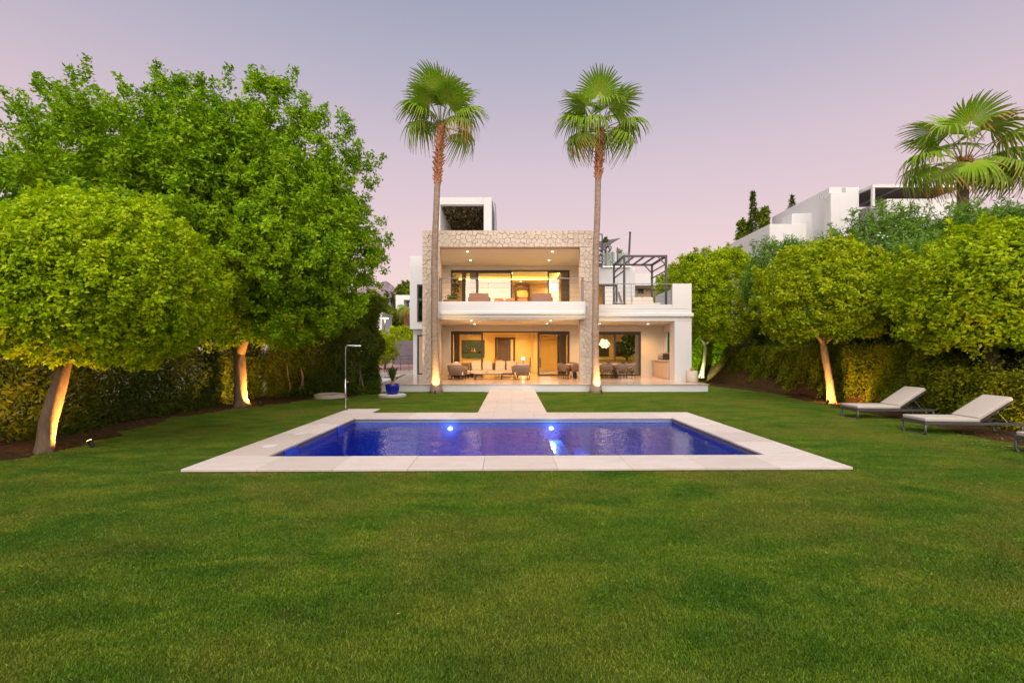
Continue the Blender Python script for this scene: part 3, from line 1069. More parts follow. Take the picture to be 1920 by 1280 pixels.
def sphere_dirs(n):
    i = np.arange(n) + .5
    ph = np.arccos(1 - 2 * i / n)
    th = math.pi * (1 + 5 ** .5) * i
    return np.stack([np.cos(th) * np.sin(ph), np.sin(th) * np.sin(ph), np.cos(ph)], 1)

def lumpy(d, amp, seed, freq=2.2):
    r = np.random.default_rng(seed)
    out = np.zeros(len(d))
    for k in range(7):
        a = r.normal(size=3) * freq
        out += np.sin(d @ a + r.uniform(0, 6.28)) / 7 ** .5
    return 1 + amp * out

def facing(P, c):
    """share of leaves kept: full towards the camera side, fewer behind"""
    d = unit(P - c)
    return np.clip(.62 - .75 * d[:, 1], .28, 1.0)

def crown_quads(c, R, clumps, per, cr, leaf, seed, amp=.08, lo=-1.0, fill=.35, up=.4, top_shoots=0, shoot=(.4, .9), squash=1.0, freq=2.2):
    c, R = np.array(c, float), np.array(R, float)
    r = np.random.default_rng(seed)
    d = unit(sphere_dirs(clumps) + r.normal(size=(clumps, 3)) * .06)
    d = d[d[:, 2] > lo]
    rad = lumpy(d, amp, seed + 1, freq) * r.uniform(.90, 1.03, len(d))
    cc = c + d * R * rad[:, None]
    keep = r.uniform(size=len(cc)) < facing(cc, c)
    cc, d = cc[keep], d[keep]
    q = []
    m = per
    crr = cr * r.uniform(.65, 1.3, len(cc))
    base = np.repeat(cc, m, 0)
    dn = np.repeat(unit(d / R), m, 0)
    off = unit(dn * .7 + r.normal(size=base.shape) * .75)
    rr = (r.uniform(size=(len(base), 1)) ** (1 / 2.2)) * np.repeat(crr, m)[:, None]
    P = base + off * rr * np.array([1, 1, squash])
    q.append(leaf_quads(P, unit(off * .8 + dn * .4), leaf[0], leaf[1], up))
    nf = int(len(base) * fill)
    di = unit(r.normal(size=(nf, 3)))
    di = di[di[:, 2] > lo]
    Pf = c + di * R * (lumpy(di, amp, seed + 1, freq) * r.uniform(.70, .93, len(di)))[:, None]
    Pf = Pf[r.uniform(size=len(Pf)) < facing(Pf, c)]
    di = unit(Pf - c)
    q.append(leaf_quads(Pf, di, leaf[0] * 1.35, leaf[1] * 1.45, up))
    if top_shoots:
        cand = cc[d[:, 2] > .05]
        dd = d[d[:, 2] > .05]
        for k in r.integers(0, len(cand), top_shoots):
            ln = r.uniform(*shoot)
            ax = unit(np.array([dd[k, 0] * .6, dd[k, 1] * .5, .9]) + r.normal(size=3) * .18)
            nn = int(ln * 150)
            t = r.uniform(size=nn) ** .8
            w = (1 - t * .8) * .20 * min(1.0, ln)
            P = cand[k] + ax * (t * ln)[:, None] + r.normal(size=(nn, 3)) * w[:, None]
            q.append(leaf_quads(P, unit(ax + r.normal(size=(nn, 3)) * .6), leaf[0], leaf[1], .6))
    return q

def lobed_crown(c, R, lobes, lr, per, leaf, seed, tips=2, tip=(.4, .9), lo=-.8, stretch=1.35):
    """a loose crown of plume-like lobes that point out and up, with gaps between them"""
    c, R = np.array(c, float), np.array(R, float)
    r = np.random.default_rng(seed)
    d = unit(sphere_dirs(lobes) + r.normal(size=(lobes, 3)) * .16)
    d = d[d[:, 2] > lo]
    q = []
    for k in range(len(d)):
        rad = lr * r.uniform(.7, 1.3)
        ax = unit(d[k] * np.array([1, 1, .8]) + np.array([0, 0, .75]) + r.normal(size=3) * .12)
        cen = c + d[k] * (R - lr * .75) * r.uniform(.86, 1.06)
        m = int(per / 68 * (rad / lr) ** 2 * (1.0 if d[k, 1] < .35 else .4))
        v = unit(r.normal(size=(m, 3)) + d[k] * .6)
        rr = rad * r.uniform(.72, 1.06, (m, 1))
        cc = cen + v * rr
        cc = cc + ax * ((v @ ax) * rr[:, 0] * (stretch - 1))[:, None]
        ca = unit(v * .8 + ax * .6 + r.normal(size=(m, 3)) * .2)      # each cluster is a leafy twig end
        rc = .20 * r.uniform(.7, 1.35, m)
        P = np.repeat(cc, 68, 0)
        A = np.repeat(ca, 68, 0)
        o = unit(A * .75 + r.normal(size=P.shape) * .8)
        P = P + o * (np.repeat(rc, 68) * r.uniform(size=len(P)) ** .5)[:, None] + A * r.uniform(-.12, .10, (len(P), 1))
        q.append(leaf_quads(P, unit(o + A * .5), leaf[0], leaf[1], .5))
        top = cen + ax * rad * stretch
        for _ in range(tips if d[k, 2] > .25 else 0):
            ln = r.uniform(*tip)
            a2 = unit(ax + r.normal(size=3) * .28)
            b0 = cen + a2 * rad * stretch * .72 + r.normal(size=3) * rad * .16
            m = int(ln * 190)
            t = r.uniform(size=m) ** .85
            w = (1 - t * .85) * .17
            q.append(leaf_quads(b0 + a2 * (t * ln)[:, None] + r.normal(size=(m, 3)) * w[:, None], unit(a2 + r.normal(size=(m, 3)) * .7), leaf[0], leaf[1], .6))
    ni = int(per * lobes * .11)                      # leaves deeper inside close the view through the crown
    di = unit(r.normal(size=(ni, 3)))
    di = di[di[:, 2] > lo - .1]
    q.append(leaf_quads(c + di * R * r.uniform(.5, .78, (len(di), 1)), di, leaf[0] * 1.7, leaf[1] * 1.8, .3))
    return q

def trunk_mesh(path, radii, n=14, flare=1.6, seed=0, bump=.08):
    """a tapered trunk with a root flare and uneven girth"""
    r = random.Random(seed)
    pts, rad = [], []
    steps = 7
    for i in range(len(path) - 1):
        for k in range(steps):
            t = k / steps
            pts.append(Vector(path[i]).lerp(Vector(path[i + 1]), t))
            rad.append(radii[i] + (radii[i + 1] - radii[i]) * t)
    pts.append(Vector(path[-1]))
    rad.append(radii[-1])
    h0 = pts[0].z
    rad = [q * (1 + (flare - 1) * math.exp(-(p.z - h0) / (.55 * radii[0] * 2))) for p, q in zip(pts, rad)]
    mb = MB().tube(pts, rad, n)
    ph = [r.uniform(0, 6.28) for _ in range(4)]
    nv = []
    for idx, v in enumerate(mb.v):
        i, k = idx // n, idx % n
        a = 2 * math.pi * k / n
        lob = math.exp(-(pts[min(i, len(pts) - 1)].z - h0) / .35)
        s = 1 + bump * math.sin(3 * a + ph[0] + i * .25) + bump * .7 * math.sin(2 * a + ph[1] - i * .4) + .22 * lob * math.sin(5 * a + ph[2])
        c = pts[min(i, len(pts) - 1)]
        nv.append(tuple(c + (Vector(v) - c) * s))
    mb.v = nv
    return mb

def tree(name, label, base, path, radii, quads, mat, bark_m, limbs=(), group=None, flare=1.6, seed=1, cat='tree'):
    t = thing(name, label, cat, base, 0, group)
    trunk_mesh(path, radii, 14, flare, seed).build('trunk', bark_m, t, smooth=True)
    for lp, lr in limbs:
        MB().tube(lp, lr, 8).build('limb', bark_m, t, smooth=True)
    quads_object('crown', quads, mat, t, base)
    return t

# left row -------------------------------------------------------
tree('round_tree', 'round clipped bright green tree nearest the left edge, its leaning trunk lit orange', (-8.49, 8.26, 0),
     [(-8.49, 8.26, -.05), (-8.42, 8.27, .55), (-8.25, 8.3, 1.3), (-8.1, 8.35, 2.2), (-7.8, 8.5, 3.2)], [.125, .12, .115, .11, .06],
     crown_quads((-7.62, 8.5, 3.05), (1.92, 1.78, 1.54), 2500, 52, .125, (.066, .043), 21, .04, -.93, .40, .45, 90, (.12, .35), freq=3.4),
     MAT['leaf_ball'], MAT['bark'],
     [([(-8.15, 8.33, 1.9), (-8.6, 8.2, 2.5), (-9.0, 8.2, 3.2)], [.07, .05, .03]), ([(-8.1, 8.35, 2.1), (-7.4, 8.0, 2.7), (-6.6, 7.9, 3.2)], [.08, .05, .03])], flare=1.3, seed=3)

q = lobed_crown((-8.1, 15.2, 5.9), (3.15, 3.1, 4.1), 58, 1.0, 2400, (.115, .056), 31, 2, (.35, .9), -.92)
q += lobed_crown((-6.5, 14.8, 4.9), (2.0, 2.1, 2.5), 22, .8, 1700, (.115, .056), 33, 1, (.3, .6), -.95)
q += lobed_crown((-9.9, 14.6, 5.2), (1.8, 2.0, 2.9), 20, .85, 1700, (.115, .056), 35, 1, (.3, .6), -.95)
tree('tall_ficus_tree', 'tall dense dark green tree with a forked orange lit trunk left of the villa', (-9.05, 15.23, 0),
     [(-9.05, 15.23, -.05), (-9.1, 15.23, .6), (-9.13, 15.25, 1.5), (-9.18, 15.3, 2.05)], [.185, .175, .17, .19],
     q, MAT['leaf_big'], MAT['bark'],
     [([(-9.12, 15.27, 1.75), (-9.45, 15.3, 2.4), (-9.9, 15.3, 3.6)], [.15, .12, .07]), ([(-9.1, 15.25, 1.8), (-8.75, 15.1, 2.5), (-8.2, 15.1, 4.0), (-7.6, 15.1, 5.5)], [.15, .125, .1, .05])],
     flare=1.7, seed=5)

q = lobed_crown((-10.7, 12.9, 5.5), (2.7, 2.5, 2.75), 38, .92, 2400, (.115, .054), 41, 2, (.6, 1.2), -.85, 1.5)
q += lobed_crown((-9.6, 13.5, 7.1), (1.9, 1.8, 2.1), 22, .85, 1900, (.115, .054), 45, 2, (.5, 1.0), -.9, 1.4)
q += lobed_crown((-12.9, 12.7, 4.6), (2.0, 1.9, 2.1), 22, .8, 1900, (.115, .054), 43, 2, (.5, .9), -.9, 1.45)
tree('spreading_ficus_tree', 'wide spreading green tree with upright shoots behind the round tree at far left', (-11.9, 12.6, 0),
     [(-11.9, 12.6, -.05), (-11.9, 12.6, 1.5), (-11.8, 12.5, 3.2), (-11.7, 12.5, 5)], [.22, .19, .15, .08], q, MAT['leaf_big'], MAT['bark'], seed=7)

def hedge_quads(a, b, thick, h0, h1, dens, leaf, seed, z0=0.0, rough=.16, sprig=0, narrow=False, ends=True):
    """leaves through the outer shell of a hedge running from a to b (front face on that line, body behind it)"""
    r = np.random.default_rng(seed)
    a, b = np.array(a, float), np.array(b, float)
    L = np.linalg.norm(b - a)
    ax = (b - a) / L
    nrm = np.array([ax[1], -ax[0]])                  # front normal (right-hand side of a->b)
    q = []
    def put(n, fn, nn):
        u = r.uniform(size=n)
        w = r.uniform(size=n)
        s, dpt, z = fn(u, w)
        wob = rough * (np.sin(s * 2.1 + seed) * np.sin(z * 2.7 + seed * 2) + .6 * np.sin(s * 5.3 - z * 4.1))
        dep = r.exponential(.10, n)
        p2 = a + ax * s[:, None] - nrm * dpt[:, None]
        P = np.concatenate([p2, z[:, None]], 1)
        P = P + nn * (wob - dep)[:, None] + r.normal(size=(n, 3)) * .04
        q.append(leaf_quads(P, np.repeat(nn[None], n, 0), leaf[0], leaf[1], .35, 1.1))
    H = lambda s: h0 + (h1 - h0) * s / L
    nf = np.array([nrm[0], nrm[1], 0])
    n = int(dens * L * (h0 + h1) / 2)
    put(n, lambda u, w: (u * L, np.zeros(n), z0 + w * H(u * L)), nf)
    n = int(dens * .7 * L * thick)
    put(n, lambda u, w: (u * L, w * thick, z0 + H(u * L)), np.array([0, 0, 1.]))
    n = int(dens * .35 * L * (h0 + h1) / 2)
    put(n, lambda u, w: (u * L, np.full(n, thick), z0 + w * H(u * L)), -nf)
    if ends:
        for s0, sg in ((0, -1), (L, 1)):
            n = int(dens * .9 * thick * H(s0))
            put(n, lambda u, w: (np.full(n, s0), u * thick, z0 + w * H(s0)), np.array([ax[0] * sg, ax[1] * sg, 0]))
    n = int(dens * .5 * L * (h0 + h1) / 2)           # inner layer so the hedge is not see-through
    put(n, lambda u, w: (u * L, np.full(n, thick * .35), z0 + w * H(u * L) * .95), nf)
    for _ in range(sprig):
        s = r.uniform(0, L)
        p2 = a + ax * s - nrm * r.uniform(0, thick)
        base = np.array([p2[0], p2[1], z0 + H(s) - .05])
        ln = r.uniform(.2, .55)
        nn = int(60 * ln) + 8
        t = r.uniform(size=nn)
        axv = unit(np.array([r.normal() * .3, r.normal() * .3, 1]))
        q.append(leaf_quads(base + axv * (t * ln)[:, None] + r.normal(size=(nn, 3)) * .06, unit(axv + r.normal(size=(nn, 3)) * .5), leaf[0], leaf[1], .6))
    return q

def hedge(label, a, b, thick, h0, h1, dens, leaf, seed, mat, z0=0.0, stems=0, stem_mat=None, name='hedge', **k):
    t = thing(name, label, 'hedge', (a[0], a[1], z0))
    quads_object('foliage', hedge_quads(a, b, thick, h0, h1, dens, leaf, seed, z0, **k), mat, t, (a[0], a[1], z0))
    r = random.Random(seed)
    av, bv = Vector((a[0], a[1], 0)), Vector((b[0], b[1], 0))
    nr = Vector(((bv - av).y, -(bv - av).x, 0)).normalized()
    for i in range(stems):
        p = av.lerp(bv, (i + r.uniform(.2, .8)) / stems) - nr * r.uniform(-.02, .25)
        pts = [p + Vector((0, 0, z0 - .02))]
        for k2 in range(3):
            pts.append(pts[-1] + Vector((r.uniform(-.14, .14), r.uniform(-.12, .12), r.uniform(.35, .6))))
        MB().tube(pts, [.035, .03, .025, .015], 6).build('stem', stem_mat or MAT['bark_pale'], t, smooth=True)
    return t
# side hedge (front faces +x, so it runs away from the camera)
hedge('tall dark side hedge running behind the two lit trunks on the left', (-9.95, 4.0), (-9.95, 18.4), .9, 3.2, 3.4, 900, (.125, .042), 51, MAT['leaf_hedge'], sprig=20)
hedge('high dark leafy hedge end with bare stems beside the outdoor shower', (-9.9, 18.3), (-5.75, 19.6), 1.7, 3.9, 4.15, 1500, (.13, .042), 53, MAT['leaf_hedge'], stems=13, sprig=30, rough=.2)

# added hedge, out of view behind the camera, for the windows to mirror
hedge('unseen hedge added behind the camera for the windows to mirror', (42.0, -10.0), (-42.0, -10.0), 1.2, 4.3, 4.1, 200, (.26, .14), 57, MAT['leaf_hedge'], rough=.3)

# right side ------------------------------------------------------
def clipped(label, base, path, radii, c, R, n, per, seed, mat, limbs=(), leaf=(.105, .06), shoots=40, group='clipped trees on the right', name='clipped_tree', lo=-.72):
    return tree(name, label, base, path, radii,
                crown_quads(c, R, int(n * 1.5), int(per * .72), .235, leaf, seed, .07, lo, .45, .45, shoots * 2, (.15, .5), freq=3.4), mat, MAT['bark_pale'], limbs, group, 1.35, seed)
clipped('yellow green clipped tree with a pale lit trunk behind the first lounger', (11.46, 16.35, 0),
        [(11.46, 16.35, -.05), (11.42, 16.35, .7), (11.27, 16.35, 1.6), (11.15, 16.35, 2.4), (11.2, 16.35, 3.2)], [.125, .12, .115, .10, .06],
        (11.4, 16.5, 3.72), (2.3, 2.1, 1.95), 620, 95, 61, MAT['leaf_right'],
        [([(11.2, 16.35, 2.1), (10.5, 16.1, 2.8), (9.9, 16, 3.5)], [.06, .045, .02]), ([(11.2, 16.35, 2.1), (11.9, 16.2, 2.8), (12.6, 16.1, 3.4)], [.06, .045, .02])])
clipped('large bright green clipped tree cut off by the right edge', (13.3, 12.6, bank_z(13.3, 12.6)),
        [(13.3, 12.6, bank_z(13.3, 12.6) - .2), (13.2, 12.5, 1.9), (12.9, 12.3, 2.6), (12.8, 12.2, 3.4)], [.17, .15, .13, .07],
        (13.1, 12.3, 3.42), (2.35, 2.1, 1.9), 700, 100, 63, MAT['leaf_near'],
        [([(13.1, 12.4, 2.0), (12.2, 11.9, 2.3), (11.4, 11.5, 2.6)], [.07, .05, .03]), ([(13.1, 12.4, 2.0), (13.8, 11.6, 2.4), (14.4, 11.2, 2.9)], [.07, .05, .03])], lo=-.80)
clipped('green clipped tree with a thin lit trunk beyond the villa corner', (13.4, 26.8, .1),
        [(13.4, 26.8, .0), (13.3, 26.8, 1.2), (12.9, 26.8, 2.2), (12.7, 26.8, 3.4)], [.15, .13, .12, .06],
        (12.35, 26.6, 4.75), (2.75, 2.3, 3.1), 560, 95, 65, MAT['leaf_near'],
        [([(13.0, 26.8, 2.0), (12.0, 26.6, 3.0), (11.3, 26.5, 4)], [.06, .05, .02])], leaf=(.13, .075), shoots=60, lo=-.78)
q = crown_quads((11.9, 29.4, 5.4), (1.7, 1.5, 2.4), 240, 90, .4, (.14, .075), 67, .12, -.8, .5, .4, 30, (.3, .8))
t_ = tree('flowering_tree', 'small flowering tree with a pale forked trunk at the villa corner lit green', (11.9, 28.6, .3),
     [(11.9, 28.6, .2), (12.05, 28.6, 1.2), (12.15, 28.6, 2.2), (12.1, 28.6, 2.5)], [.13, .11, .10, .09], q, MAT['leaf_right'], MAT['bark_pale'],
     [([(12.15, 28.6, 2.3), (11.6, 28.5, 3.0), (11.2, 28.4, 3.6)], [.08, .06, .03]), ([(12.15, 28.6, 2.3), (12.7, 28.5, 2.9), (13.1, 28.4, 3.3)], [.08, .06, .03])])
fl = sphere_dirs(140)
fl = fl[fl[:, 1] < .2]
quads_object('blossom', [leaf_quads(np.array([11.9, 29.3, 5.1]) + unit(fl + RNG.normal(size=fl.shape) * .3) * np.array([1.8, 1.6, 2.4]), fl, .16, .15)], MAT['petal_blue'], t_, (11.9, 28.6, .3))
q = crown_quads((11.5, 31.3, 4.9), (1.5, 1.5, 2.8), 240, 90, .5, (.16, .085), 68, .12, -.9, .5, .4, 40, (.4, .9))
tree('corner_tree', 'bushy green tree rising behind the pergola at the villa corner', (11.5, 31.5, .2), [(11.5, 31.5, .1), (11.5, 31.5, 1.5), (11.5, 31.4, 3.5)], [.14, .12, .07], q, MAT['leaf_near'], MAT['bark_pale'])

hedge('clipped yellow green hedge along the right behind the lit trunk', (12.9, 27.8), (12.0, 13.0), .9, 2.05, 2.0, 1100, (.085, .048), 71, MAT['leaf_low'], rough=.17, sprig=60)
hedge('low clipped hedge in front of the bank behind the two loungers', (11.75, 13.2), (11.3, 5.5), .8, 1.35, 1.25, 1500, (.075, .044), 73, MAT['leaf_low'], rough=.16, sprig=40)
hedge('dense green bush wall lit green beyond the villa corner', (10.4, 31.2), (13.9, 28.6), 1.0, 3.0, 2.6, 700, (.13, .05), 75, MAT['leaf_near'], rough=.2)
hedge('dark shrubs on the bank behind the clipped trees', (13.6, 26.0), (13.2, 8.0), 1.2, 2.3, 2.2, 520, (.15, .07), 77, MAT['leaf_hedge'], z0=1.2, rough=.25, name='shrub_row')

# oleander bushes on the bank: long narrow leaves in upright tufts
def oleander(label, c, R, tufts, seed, flowers=0, mat='leaf_oleander'):
    r = np.random.default_rng(seed)
    zb = bank_z(c[0], c[1])
    t = thing('oleander_bush', label, 'bush', (c[0], c[1], zb - .1), 0, 'oleander bushes on the bank')
    c = np.array(c, float)
    R = np.array(R, float)
    d = unit(sphere_dirs(tufts) + r.normal(size=(tufts, 3)) * .1)
    d = d[d[:, 2] > -.55]
    P0 = c + d * R * (lumpy(d, .12, seed) * r.uniform(.86, 1.05, len(d)))[:, None]
    k = r.uniform(size=len(P0)) < facing(P0, c)
    P0, d = P0[k], d[k]
    q = []
    m = 46
    ax = unit(d * .6 + np.array([0, 0, .75]) + r.normal(size=d.shape) * .15)
    P = np.repeat(P0, m, 0)
    A = np.repeat(ax, m, 0)
    s = r.uniform(-.45, .22, (len(P), 1))
    P = P + A * s + r.normal(size=P.shape) * .035
    q.append(leaf_quads(P, unit(A * .8 + r.normal(size=P.shape) * .65), .17, .044, .5, .6))
    di = unit(r.normal(size=(tufts * 16, 3)))
    di = di[di[:, 2] > -.6]
    q.append(leaf_quads(c + di * R * r.uniform(.62, .86, (len(di), 1)), di, .22, .07))
    quads_object('foliage', q, MAT[mat], t, t.location)
    MB().tube([(c[0], c[1], zb - .1), (c[0] + .2, c[1], c[2])], [.09, .05], 8).build('stem', MAT['bark'], t)
    if flowers:
        ff = unit(r.normal(size=(flowers, 3)) + np.array([-.4, -.9, .5]))
        pf = np.repeat(c + ff * R * 1.03, 6, 0) + r.normal(size=(flowers * 6, 3)) * .05
        quads_object('blossom', [leaf_quads(pf, np.repeat(ff, 6, 0), .09, .08)], MAT['petal_white'], t, t.location)
oleander('loose grey green oleander bush below the low white block', (13.6, 22.5, 5.2), (2.4, 1.8, 2.5), 420, 81)
oleander('oleander bush with white flowers below the grey roof canopy', (14.9, 18.2, 5.0), (2.6, 2.0, 2.6), 560, 83, 9)
oleander('tall oleander bush below the fan palm at the right edge', (18.2, 17.4, 5.15), (3.0, 2.2, 2.45), 760, 85, 5)
oleander('oleander bush filling the gap between the two clipped trees', (13.9, 15.8, 3.7), (1.6, 1.6, 2.3), 300, 87, 3)

# palms ------------------------------------------------------------
def frond_mesh(name, R, nseg, half, droop, split, seed, cup=.25):
    r = random.Random(seed)
    v, f, rad = [], [], []
    radii = [.04, .3, .55, .72, .87, 1.0]
    for i in range(nseg):
        a0 = -half + 2 * half * i / nseg
        a1 = -half + 2 * half * (i + 1) / nseg
        am = (a0 + a1) / 2
        ln = R * (1 - .22 * (abs(am) / half) ** 2) * r.uniform(.92, 1.06)
        dr = droop * r.uniform(.6, 1.5)
        tw = r.uniform(-.05, .05)
        n0 = len(v)
        for q in radii:
            w = 1.0 if q <= split else max(.14, 1 - (q - split) / (1 - split) * .95)
            d = ln * q
            over = max(0.0, q - split * .75)
            x_shift = tw * over
            zc = -cup * R * (math.sin(am) ** 2) * q * .5 - dr * ln * over ** 1.7 * 2.2
            red = 1 - .42 * min(1.0, dr * over * 1.6)
            for e, am2 in ((0, am + (a0 - am) * w), (1, am), (2, am + (a1 - am) * w)):
                zz = zc + (-.018 * R * min(1, q * 2) * w if e == 1 else .0)
                v.append((math.cos(am2 + x_shift) * d * red, math.sin(am2 + x_shift) * d * red, zz))
                rad.append(q)
        for k in range(len(radii) - 1):
            b = n0 + 3 * k
            f += [(b, b + 1, b + 4, b + 3), (b + 1, b + 2, b + 5, b + 4)]
    me = bpy.data.meshes.new(name)
    me.from_pydata(v, [], f)
    at = me.attributes.new('rad', 'FLOAT', 'POINT')
    at.data.foreach_set('value', rad)
    me.materials.append(MAT['frond'])
    return me
FR = [frond_mesh('frond', 1.32, 34, math.radians(122), .26, .58, 1), frond_mesh('frond', 1.32, 36, math.radians(128), .48, .58, 2),
      frond_mesh('frond', 1.28, 32, math.radians(112), .14, .60, 3), frond_mesh('frond', 1.28, 34, math.radians(132), .75, .52, 4)]

def petiole_mesh(L, r0=.032):
    m = MB().tube([(-L, 0, -.10 * L), (-L * .6, 0, .02 * L), (-L * .25, 0, .03), (.05, 0, 0)], [r0, r0 * .8, r0 * .6, r0 * .4], 6)
    return m.mesh('petiole', MAT['petiole'], smooth=True)
PET = {}
def palm(label, base, top, bend, r0, boots, fronds, scale=1.0, group='fan palms', lean=0.0, boot_w=1.95, name='fan_palm'):
    """fronds: list of (azimuth degrees from +x, elevation degrees, roll, petiole length, mesh index)"""
    t = thing(name, label, 'palm tree', base, 0, group)
    b, tp = Vector(base), Vector(top)
    H = tp.z - b.z
    pts, rad = [], []
    nst = 60
    for i in range(nst + 1):
        s = i / nst
        p = b.lerp(tp, s) + Vector((bend * math.sin(s * math.pi), 0, 0)) + Vector((.010 * math.sin(s * 21), .008 * math.sin(s * 17), 0))
        rr = r0 * (1.0 - .22 * s) * (1 + .95 * math.exp(-s * H / .6)) * (1 + .012 * math.sin(i * 2.4))
        pts.append(p)
        rad.append(rr)
    nb = int(nst * boots)
    MB().tube(pts[:nst - nb + 2], rad[:nst - nb + 2], 14).build('trunk', MAT['palm_bark'], t, smooth=True)
    # old leaf bases round the upper trunk: a skirt of short overlapping scales
    mb = MB()
    rr = random.Random(int(base[0] * 10))
    mb.tube(pts[nst - nb:], [q * 1.12 for q in rad[nst - nb:]], 12)
    seg = pts[nst - nb:]
    for i in range(int(nb * 9)):
        s = i / (nb * 9)
        k = s * (len(seg) - 1.01)
        p = seg[int(k)].lerp(seg[int(k) + 1], k - int(k))
        a = i * 2.39996 + rr.uniform(-.2, .2)
        rg = rad[nst - nb] * (boot_w - .28 * s) * rr.uniform(.85, 1.12) * (.85 + .3 * math.sin(math.pi * min(1, s * 1.1)))
        o = Vector((math.cos(a), math.sin(a), 0))
        sd = Vector((-math.sin(a), math.cos(a), 0)) * rad[nst - nb] * .42
        lo = p + o * rad[nst - nb] * .95
        hi = p + o * rg + Vector((0, 0, rr.uniform(.10, .20)))
        mb.add([lo - sd, lo + sd, hi + sd * .55, hi - sd * .55, lo - sd + Vector((0, 0, .09)), lo + sd + Vector((0, 0, .09))],
               [(0, 1, 2, 3), (5, 4, 3, 2), (0, 3, 4), (1, 5, 2)])
    mb.build('leaf_bases', MAT['palm_boot'], t)
    for (az, ele, roll, pl, mi) in fronds:
        pl *= scale
        key = round(pl, 2)
        if key not in PET:
            PET[key] = petiole_mesh(key)
        fo = bpy.data.objects.new('frond', FR[mi])
        C.objects.link(fo)
        fo.parent = t
        m = Matrix.Rotation(math.radians(az), 4, 'Z') @ Matrix.Rotation(math.radians(-ele), 4, 'Y') @ Matrix.Rotation(math.radians(roll), 4, 'X')
        m = Matrix.Translation(tp - b) @ m @ Matrix.Translation((key, 0, 0)) @ Matrix.Rotation(math.radians(18), 4, 'Y') @ Matrix.Scale(scale, 4)
        fo.matrix_local = m
        po = bpy.data.objects.new('petiole', PET[key])
        C.objects.link(po)
        po.parent = fo
        po.matrix_local = Matrix.Scale(1 / scale, 4) @ Matrix.Rotation(math.radians(-18), 4, 'Y')
    return t
PYD = 20.25
palm('tall slim fan palm in front of the left stone pier', (X(818, PYD), PYD, -.03), (X(827, PYD), PYD, Z(236, PYD)), -.18, .165, .22,
     [(110, 72, 0, 1.45, 2), (250, 66, 0, 1.45, 0), (20, 62, 10, 1.4, 0), (170, 52, -15, 1.15, 1), (300, 48, 0, 1.2, 0), (350, 30, 15, 1.2, 1),
      (200, 34, -10, 1.1, 1), (60, 45, 0, 1.1, 0), (330, 4, 10, 1.05, 3), (165, 14, 0, 1.0, 3), (30, -6, 0, 1.0, 3), (120, 30, 0, 1.0, 1), (270, 80, 0, 1.1, 2), (232, 50, 0, 1.0, 0), (318, 60, 0, .9, 2), (205, 60, 0, 1.0, 2)], 1.0)
palm('tall slim fan palm in front of the right stone pier', (X(1117, PYD), PYD, -.03), (X(1126, PYD), PYD, Z(244, PYD)), -.10, .16, .19,
     [(100, 80, 0, 1.6, 2), (255, 70, 0, 1.45, 0), (10, 60, 10, 1.45, 2), (175, 58, -10, 1.3, 2), (215, 42, -10, 1.2, 0), (320, 52, 0, 1.2, 0), (350, 18, 10, 1.2, 1),
      (190, 22, -10, 1.15, 1), (60, 50, 0, 1.2, 0), (140, 46, 0, 1.2, 0), (200, -18, 0, 1.0, 3), (345, -14, 0, 1.0, 3), (280, 34, 0, 1.0, 1), (30, 20, 0, 1.1, 1), (160, -4, 0, 1.0, 3), (240, 10, 0, .9, 3), (85, 15, 0, 1.1, 3)], 1.0)
PB = 21.0
bz = bank_z(X(1802, PB), PB)
palm('broad fan palm with yellowing lower leaves rising above the right hand bushes', (X(1797, PB), PB, bz - .1), (X(1808, PB), PB, Z(300, PB)), 0, .25, .16,
     [(100, 78, 0, 1.3, 2), (250, 72, 0, 1.3, 0), (15, 56, 5, 1.5, 0), (165, 52, -5, 1.5, 0), (205, 32, 0, 1.4, 1), (335, 32, 0, 1.5, 1), (355, 12, 0, 1.5, 1), (185, 8, 0, 1.5, 1),
      (60, 46, 0, 1.3, 0), (130, 46, 0, 1.3, 0), (235, -22, 0, 1.2, 1), (305, -16, 0, 1.2, 1), (275, -34, 0, 1.0, 0), (200, -22, 0, 1.4, 3), (340, -20, 0, 1.4, 3), (170, -12, 0, 1.3, 3),
      (10, -10, 0, 1.4, 1), (280, 46, 0, 1.2, 1), (50, 10, 0, 1.3, 3), (120, 8, 0, 1.3, 3)], 1.2)

# grass ------------------------------------------------------------
def grass_patch(size, count, h, seed):
    r = np.random.default_rng(seed)
    x = r.uniform(-size / 2, size / 2, count)
    y = r.uniform(-size / 2, size / 2, count)
    a = r.uniform(0, 6.28, count)
    hh = h * r.uniform(.55, 1.25, count)
    w = r.uniform(.0022, .0042, count)
    ln = r.uniform(.1, .9, count) * hh
    b = r.uniform(0, 6.28, count)
    v = np.zeros((count, 4, 3))
    v[:, 0] = np.stack([x - np.cos(a) * w, y - np.sin(a) * w, np.zeros(count)], 1)
    v[:, 1] = np.stack([x + np.cos(a) * w, y + np.sin(a) * w, np.zeros(count)], 1)
    v[:, 2] = np.stack([x + np.cos(a) * w * .8 + np.cos(b) * ln * .4, y + np.sin(a) * w * .8 + np.sin(b) * ln * .4, hh * .62], 1)
    v[:, 3] = np.stack([x + np.cos(b) * ln, y + np.sin(b) * ln, hh], 1)
    return v
def bed_edge(line, y):
    return float(np.interp(y, [p[1] for p in line], [p[0] for p in line]))

